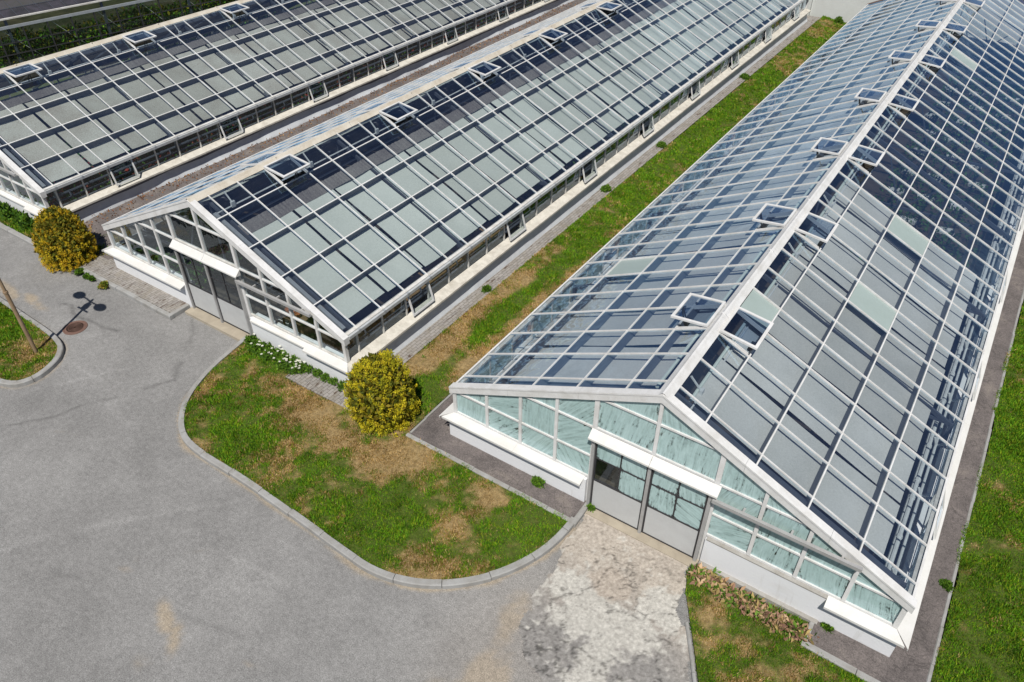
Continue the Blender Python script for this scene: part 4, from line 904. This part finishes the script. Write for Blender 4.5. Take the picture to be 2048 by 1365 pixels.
# ================================================================== LEAFY THINGS
def leaves(name, P, size, cols, mt, parent=None, elong=1.6, up_=.3, rnd=None):
    """a quad leaf at each point of P (n,3); size array; cols (n,3)"""
    n = len(P); d = RNG.normal(size=(n, 3)); d[:, 2] += up_; d /= np.linalg.norm(d, axis=1)[:, None]
    s = np.cross(d, RNG.normal(size=(n, 3))); s /= np.linalg.norm(s, axis=1)[:, None] + 1e-9
    size = np.broadcast_to(size, (n,))[:, None]
    V = np.stack([P, P + d * size * elong * .5 + s * size * .5, P + d * size * elong, P + d * size * elong * .5 - s * size * .5], 1).reshape(-1, 3)
    return link(name, np_mesh(name, V, np.arange(4 * n).reshape(-1, 4), mt, np.repeat(cols, 4, 0)), parent)
def pick(pal, n): 
    pal = np.array(pal); return pal[RNG.integers(0, len(pal), n)] * RNG.uniform(.75, 1.25, n)[:, None]

def thuja(loc, rx, ry, h, pal, label, seed, lean=(0, 0), peak=.35):
    T = thing('thuja_bush', loc, label, 'bush', 'golden thuja bushes')
    part('trunk', MB().tube([(0, 0, 0), (.02, .01, h * .35), (lean[0] * .5, lean[1] * .5, h * .8)], .07, 8, .02), M['bark'], T)
    # upright clumps, each a little cone of flat sprays
    n = 640; P = []; C = []; S = []
    for i in range(n):
        t = (i + .5) / n; z = h * (t ** 1.15) ; a = i * 2.39996 + RNG.uniform(-.3, .3)
        prof = math.sin(min(1, (z / h) * 1.0 + .30) * math.pi * .5) if z / h < .45 else 1.0
        q = z / h
        rad = (math.sqrt(max(0, 1 - ((q - .36) / .66) ** 2)) if q > .36 else .80 + .20 * q / .36) * (1 - peak * q * .75)
        rad *= 1 + .40 * (vnoise(a * 1.3 + seed, q * 5, seed) - .5) + .18 * (vnoise(3 + 1.5 * math.cos(a) + seed, 3 + 1.5 * math.sin(a), seed) - .5)
        z *= .90 + .24 * vnoise(2 + 1.8 * math.cos(a) * rad + seed, 5 + 1.8 * math.sin(a) * rad, seed + 2)
        cx = rx * rad * math.cos(a) + lean[0] * q; cy = ry * rad * math.sin(a) + lean[1] * q
        m = 52; hh = RNG.uniform(.09, .20) ; out = np.array([math.cos(a), math.sin(a), .5]); out /= np.linalg.norm(out)
        u = RNG.random(m); rr = .085 * (1 - .75 * u) * np.sqrt(RNG.random(m)) ; th = RNG.uniform(0, 6.283, m)
        p = np.stack([cx * .93 + rr * np.cos(th) + out[0] * u * hh * .42, cy * .93 + rr * np.sin(th) + out[1] * u * hh * .42, z - .05 + u * hh], 1)
        base = np.array(pal[RNG.integers(0, len(pal))]); P.append(p); C.append((base * .75 + np.mean(pal, 0) * .25) * RNG.uniform(.8, 1.18, m)[:, None]); S.append(RNG.uniform(.013, .024, m))
    # inner mass so the crown is not see-through; old foliage, gap shade in its colour
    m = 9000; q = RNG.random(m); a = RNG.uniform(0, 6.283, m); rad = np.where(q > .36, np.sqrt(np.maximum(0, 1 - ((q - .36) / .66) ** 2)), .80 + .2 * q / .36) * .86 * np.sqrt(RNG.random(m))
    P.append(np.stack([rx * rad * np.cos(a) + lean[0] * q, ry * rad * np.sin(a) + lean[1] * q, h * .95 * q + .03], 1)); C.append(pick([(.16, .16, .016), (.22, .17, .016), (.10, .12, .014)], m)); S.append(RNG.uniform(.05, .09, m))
    P = np.concatenate(P); C = np.concatenate(C); S = np.concatenate(S); P[:, 2] = np.maximum(P[:, 2], .02)
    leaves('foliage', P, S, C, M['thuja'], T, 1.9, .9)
    return T
thuja((-6.84, -.50, .08), .97, .88, 1.78, [(.66, .57, .025), (.76, .64, .03), (.54, .50, .025), (.36, .37, .022), (.72, .57, .03)], 'golden green thuja bush between the middle and near greenhouses', 3, (.0, .0))
thuja((-20.08, -.72, .05), 1.0, .90, 1.70, [(.68, .42, .022), (.78, .54, .03), (.62, .48, .028), (.44, .32, .022), (.74, .58, .03)], 'orange tinged thuja bush by the corner of the left greenhouse', 6, (-.1, .1), .5)

# plants inside the houses
def inside(nm, G, x0, x1, y0, y1, z0, z1, n, pal, label, size=(.05, .11)):
    P = np.stack([RNG.uniform(x0, x1, n), RNG.uniform(y0, y1, n), np.zeros(n)], 1); hh = fbm(P[:, 0] * 2.2, P[:, 1] * 2.2, nm, 3)
    P[:, 2] = z0 + (z1 - z0) * RNG.random(n) * (.25 + hh); P += np.array(G.location)[None]
    o = leaves('greenhouse_plants', P, RNG.uniform(*size, n), pick(pal, n), M['leaf'], None, 1.8, .5); tag(o, label, 'plants', None, 'stuff')
LG = [(.03, .10, .012), (.05, .14, .015), (.02, .065, .010), (.07, .15, .02)]
inside(3, GH_C, 3.2, 4.45, .5, 37, .10, 1.15, 26000, LG + [(.28, .03, .02), (.20, .05, .03)], 'green and red flowering plants along the side panes of the left greenhouse')
inside(5, GH_C, -4.3, 3.0, .5, 4.0, .10, .9, 5000, LG + [(.25, .03, .02)], 'low plants behind the gable panes of the left greenhouse')
inside(9, GH_B, -4.4, -1.8, .5, 3.5, .15, 1.1, 4200, LG, 'plants behind the gable panes of the middle greenhouse, left of the door')
inside(12, GH_B, 1.2, 4.2, 4.5, 37, .10, .75, 9000, LG + [(.12, .09, .04)], 'low plants along the benches in the middle greenhouse')
# foliage filling the dark house
n = 26000; yy = RNG.uniform(-12, 14, n); xx = -.1 - 1.3 * RNG.random(n) ** 1.6; zz = 2.3 * RNG.random(n) * (.55 + .6 * fbm(yy * .8, xx * .8, 23, 3))
c_, s_ = math.cos(-R(11.3)), math.sin(-R(11.3)); P = np.stack([-36.6 + xx * c_ - yy * s_, 7.0 + xx * s_ + yy * c_, zz + .05], 1)
g = pick([(.14, .36, .02), (.20, .46, .03), (.08, .22, .015), (.32, .42, .03), (.45, .40, .03)], n) * (.25 + .7 * fbm(yy * 1.5, zz * 1.5, 29, 3))[:, None]
tag(leaves('greenhouse_plants', P, RNG.uniform(.07, .16, n), g, M['leaf'], None, 1.7, .4), 'dense leafy plants behind the glass of the dark old greenhouse', 'plants', None, 'stuff')

# young plants and seed trays on the floor of the near house, seen where its curtains are drawn back
inside(14, GH_A, .6, 4.2, 12, 34, .06, .5, 5200, [(.03, .09, .015), (.05, .12, .02), (.02, .06, .012)], 'low plants on the floor under the uncurtained bays of the near greenhouse')
tray = MB().box(-.28, .28, -.18, .18, .0, .05); tray.box(-.28, .28, -.18, -.165, .0501, .09).box(-.28, .28, .165, .18, .0501, .09).box(-.28, -.265, -.1649, .1649, .0501, .09).box(.265, .28, -.1649, .1649, .0501, .09); tray = tray.mesh('seed_tray', M['gutter'])
for i in range(30):
    o = link('seed_tray', tray); o.location = (1.0 + 1.15 * (i % 3) + random.uniform(-.25, .25), 12.6 + 2.1 * (i // 3) + random.uniform(-.3, .3), .052); o.rotation_euler = (0, 0, random.uniform(-.3, .3))
    tag(o, 'pale grey seed tray on the floor under the far bays of the near greenhouse', 'seed tray', 'seed trays on the near greenhouse floor')
# benches and clutter inside the middle greenhouse, seen through the gable
def bench(loc, w, l, label, h=.75):
    t = thing('potting_bench', loc, label, 'bench', 'potting benches in the middle greenhouse')
    part('bench_top', MB().box(-w / 2, w / 2, 0, l, h - .04, h), M['wood'], t)
    for x in (-w / 2 + .05, w / 2 - .05):
        for y in (.06, l - .06): part('leg', MB().box(x - .025, x + .025, y - .025, y + .025, 0, h - .041), M['wood'], t)
bench((-10.9, .35, .08), .8, 2.6, 'long wooden bench nearest the glass corner of the middle greenhouse')
bench((-9.1, 2.8, .08), .7, 5.0, 'narrow wooden bench along the right side panes of the middle greenhouse')
def barrel(loc, label):
    t = thing('plastic_barrel', loc, label, 'barrel', 'white barrels in the glass corner')
    part('body', MB().lathe([(.16, 0), (.20, .03), (.205, .28), (.20, .52), (.15, .58)], n=18), M['plastic'], t); part('lid', MB().lathe([(.155, .581), (.155, .61), (.06, .625)], n=18), M['plastic'], t)
barrel((-8.62, .75, .08), 'white barrel in the front right corner of the middle greenhouse'); barrel((-8.62, 1.55, .08), 'second white barrel, farther along the side panes')
for i in range(5):
    x, y = -11.9 + .28 * (i % 3) + .05 * i, .45 + .25 * (i // 3); mb = MB().lathe([(.06, 0), (.10, .02), (.14, .08), (.12, .13), (.05, .16)], n=9)
    mb.v = [(p[0] * (1 + .5 * vnoise(k * .7, i * 3.1)), p[1] * (.7 + .5 * vnoise(k * .9, i * 2.3)), p[2]) for k, p in enumerate(mb.v)]
    o = part('white_rubble', mb, M['plastic'], None, (x, y, .08)); tag(o, 'white crumpled sack in the heap right of the middle greenhouse door', 'sack', 'heap of white sacks')
for i in range(6):
    x, y = -11.15 + .19 * (i % 3), .55 + .5 * (i // 3); t = part('flower_pot', MB().lathe([(.055, 0), (.075, .13), (.082, .13), (.082, .15), (.06, .15), (.055, .11)], n=14), M['terracotta'], None, (x, y, .832))
    tag(t, 'terracotta flower pot standing on the bench nearest the glass corner', 'flower pot', 'pots on the corner bench')

# ------------------------------------------------------------------ weeds, flowers, dried hostas
def clump(name, loc, r, h, n, pal, label, cat, group, size, elong=2.2, up_=.8, flowers=None):
    a = RNG.uniform(0, 6.283, n); sd0 = RNG.uniform(0, 50); rr = r * np.sqrt(RNG.random(n)) * (.35 + 1.1 * vnoise(2.2 * np.cos(a) + sd0, 2.2 * np.sin(a) + sd0))
    P = np.stack([rr * np.cos(a), rr * np.sin(a), h * RNG.random(n) * (1 - .6 * (rr / r) ** 2)], 1); C = pick(pal, n); S = RNG.uniform(*size, n)
    o = leaves(name, P, S, C, M['leaf'], None, elong, up_); o.location = loc
    if flowers:
        m, fc, fs = flowers; mb = MB()
        for _ in range(m):
            q = r * math.sqrt(RNG.random()); a = RNG.uniform(0, 6.283); x, y, z = q * math.cos(a), q * math.sin(a), h * RNG.uniform(.8, 1.15)
            for k in range(7):
                t = k * 6.283 / 7; t2 = t + .55; mb.tri((x, y, z), (x + fs * math.cos(t), y + fs * math.sin(t), z + .006), (x + fs * math.cos(t2), y + fs * math.sin(t2), z + .006))
        part('blossoms', mb, fc, o)
    return tag(o, label, cat, group)
WG = [(.08, .18, .012), (.12, .22, .016), (.05, .11, .012)]
wht = painted('white_petal', (.75, .75, .66), (.6, .58, .4), .4, .8, 20)
for x, y, r, h, lb in ((-19.1, -.98, .16, .16, 'small green weed on the paving edge nearest the orange thuja'), (-18.72, -1.0, .11, .10, 'tiny green weed, second along the paving edge'), (-18.45, -1.0, .12, .11, 'low green weed, third along the paving edge'),
                       (-17.75, -1.02, .17, .2, 'yellowish weed at the paving edge, apart from the others'), (-2.5, -.18, .2, .16, 'bright green weed against the near greenhouse wall, left of its door'),
                       (3.95, -.12, .13, .1, 'small weed at the wall foot by the right corner of the near greenhouse'), (-7.35, 1.7, .12, .2, 'green weed behind the golden thuja'), (5.66, 2.1, .14, .12, 'small weed on the edge of the right hand path'),
                       (-7.75, 5.2, .16, .2, 'green weed on the paver strip nearest the golden thuja'), (-7.8, 12.9, .22, .25, 'leafy weed on the middle of the paver strip'), (-7.75, 17.5, .22, .25, 'leafy weed far along the paver strip'), (-7.75, 27, .3, .25, 'farthest leafy weed on the paver strip'),
                       (-1.18, -.12, .1, .09, 'tuft of weed at the left foot of the near door'), (-6.55, 39.3, .3, .45, 'shrubby weed at the foot of the pale far wall')):
    clump('weed', (x, y, .2 if (x < -7.5 and x > -9) else .06), r * .85, h * .8, int(120 + 18000 * r * r), WG if 'yellow' not in lb else [(.28, .22, .03), (.14, .2, .02)], lb, 'weed', 'weeds on the paving', (.022, .045))
for i, x in enumerate(np.linspace(-11.75, -9.85, 8)):
    clump('daisy_clump', (x, -.42 - .1 * (i % 2), .09), .22, .26, 420, WG, 'green clump of white daisies in the row right of the middle greenhouse door', 'flowers', 'daisies along the middle greenhouse wall', (.03, .055), flowers=(int(1 + i * 1.4), wht, .035))
for i in range(5): clump('low_weed', (-9.6 + .3 * i, -.36, .15), .14, .12, 220, WG, 'low green weed along the wall corner behind the golden thuja', 'weed', 'weeds along the middle greenhouse corner', (.02, .04))
HP = [(.42, .27, .16), (.50, .35, .22), (.30, .17, .12), (.09, .19, .02), (.13, .24, .03), (.40, .30, .12)]
for i in range(15):
    t = i / 14; clump('hosta_plant', (1.45 + 2.15 * t, -.42 - .06 * (i % 2) - .12 * t, .06), .19, .15, 120, HP, 'half dried hosta with tan leaves in the row under the near greenhouse wall', 'plant', 'hostas under the near greenhouse wall', (.04, .075), 2.6, .4)
for i, (x, y) in enumerate(((-24.6, -.35), (-24.1, -.38), (-23.5, -.32), (-23.0, -.4), (-25.2, -.36))):
    clump('flower_plant', (x, y, .06), .26, .45, 420, WG + [(.03, .09, .01)], 'bushy green plant in the strip under the left greenhouse wall', 'plant', 'plants under the left greenhouse wall', (.05, .09))

# leaf litter on the path between the middle and left greenhouses
n = 2600; x = -21.75 + np.abs(RNG.normal(0, .45, n)); y = RNG.uniform(.5, 34, n)
P = np.stack([x, y, .06 + .17 * smooth(-.5, 1.3, y)], 1)
tag(leaves('fallen_leaves', P, RNG.uniform(.03, .07, n), pick([(.30, .14, .05), (.24, .10, .05), (.38, .22, .09), (.16, .08, .04)], n), M['leaf'], None, 1.4, .15), 'brown fallen leaves along the path beside the left greenhouse', 'leaves', None, 'stuff')

# ------------------------------------------------------------------ paving, thresholds
def paving(x0, x1, y0, y1, z1, z0=-.05): structure('paving', MB().box(x0, x1, y0, y1, z0, z1).mesh('paving', M['pavers']))
paving(-18.9, -14.72, -.80, -.02, .15)
structure('kerb', kerb([(-19.3, -.93), (-14.68, -.93)], .12, .155).mesh('kerb', M['kerb']))
structure('kerb', kerb([(-14.71, -.93), (-14.71, -.1)], .10, .152).mesh('kerb', M['kerb']))
paving(-19.35, -18.9, -.80, -.1, .14)
V, F = arr_grid(np.array([-8.40, -7.60]), np.array([-.86, -.2, .4, 1.2, 39.3]), lambda X, Y: .12 + .11 * smooth(-.3, 1.3, Y))
structure('paving', np_mesh('paving', V, F, M['pavers']))
paving(-9.95, -8.40, -.86, -.02, .1195)
structure('threshold', MB().box(-14.60, -11.85, -.48, .0, -.05, .10).mesh('threshold', M['threshold']))
structure('threshold', MB().box(-1.25, 1.40, -.28, .05, -.05, .035).mesh('threshold', M['threshold']))

# manhole cover
MH = thing('manhole_cover', (-16.68, -2.68, .008), 'round rusty manhole cover set in the asphalt near the lamp post', 'manhole cover')
part('ring', MB().lathe([(.33, -.02), (.33, .012), (.295, .016), (.29, .004)], n=40), M['rust'], MH)
mb = MB().lathe([(.285, -.02), (.285, .012)], n=40)
for r in (.06, .12, .18, .24): mb.lathe([(r - .012, .0121), (r - .012, .018), (r + .012, .018), (r + .012, .0121)], n=32)
part('lid', mb, M['rust'], MH)

# lamp post with two lantern heads (its top is above the picture; the shadow of the heads lies on the road)
LP = thing('lamp_post', (-16.42, -3.95, .08), 'slim tan lamp post with two lantern heads standing in the left lawn', 'lamp post')
HL = 2.57 * math.tan(SUN_EL)
part('pole', MB().tube([(0, 0, -.1), (0, 0, 2.0)], .052, 14).tube([(0, 0, 2.0), (0, 0, HL)], .042, 14), M['postpaint'], LP)
part('collar', MB().lathe([(.056, 1.98), (.062, 1.99), (.062, 2.04), (.05, 2.06)], n=14), M['postpaint'], LP)
part('junction_box', MB().box(-.09, .09, -.07, .07, HL - .75, HL - .38), M['black'], LP)
part('cross_bar', MB().bar((-.25, 0, HL - .82), (.25, 0, HL - .82), .04, -.02, .02), M['black'], LP)
for s, hz in ((-1, .02), (1, -.02)):
    A = MB().tube([(0, 0, HL - .18), (s * .20, -.05, HL - .06 + hz), (s * .34, -.08, HL + hz)], .025, 8)
    part('arm', A, M['black'], LP)
    mb = MB().lathe([(.05, .0), (.15, .03), (.19, .09), (.16, .16), (.06, .20)], n=16); mb.v = [(p[0] * 1.25, p[1] * .85, p[2]) for p in mb.v]
    hd = part('lantern_head', mb, M['black'], LP, (s * .54, -.10, HL - .10 + hz))
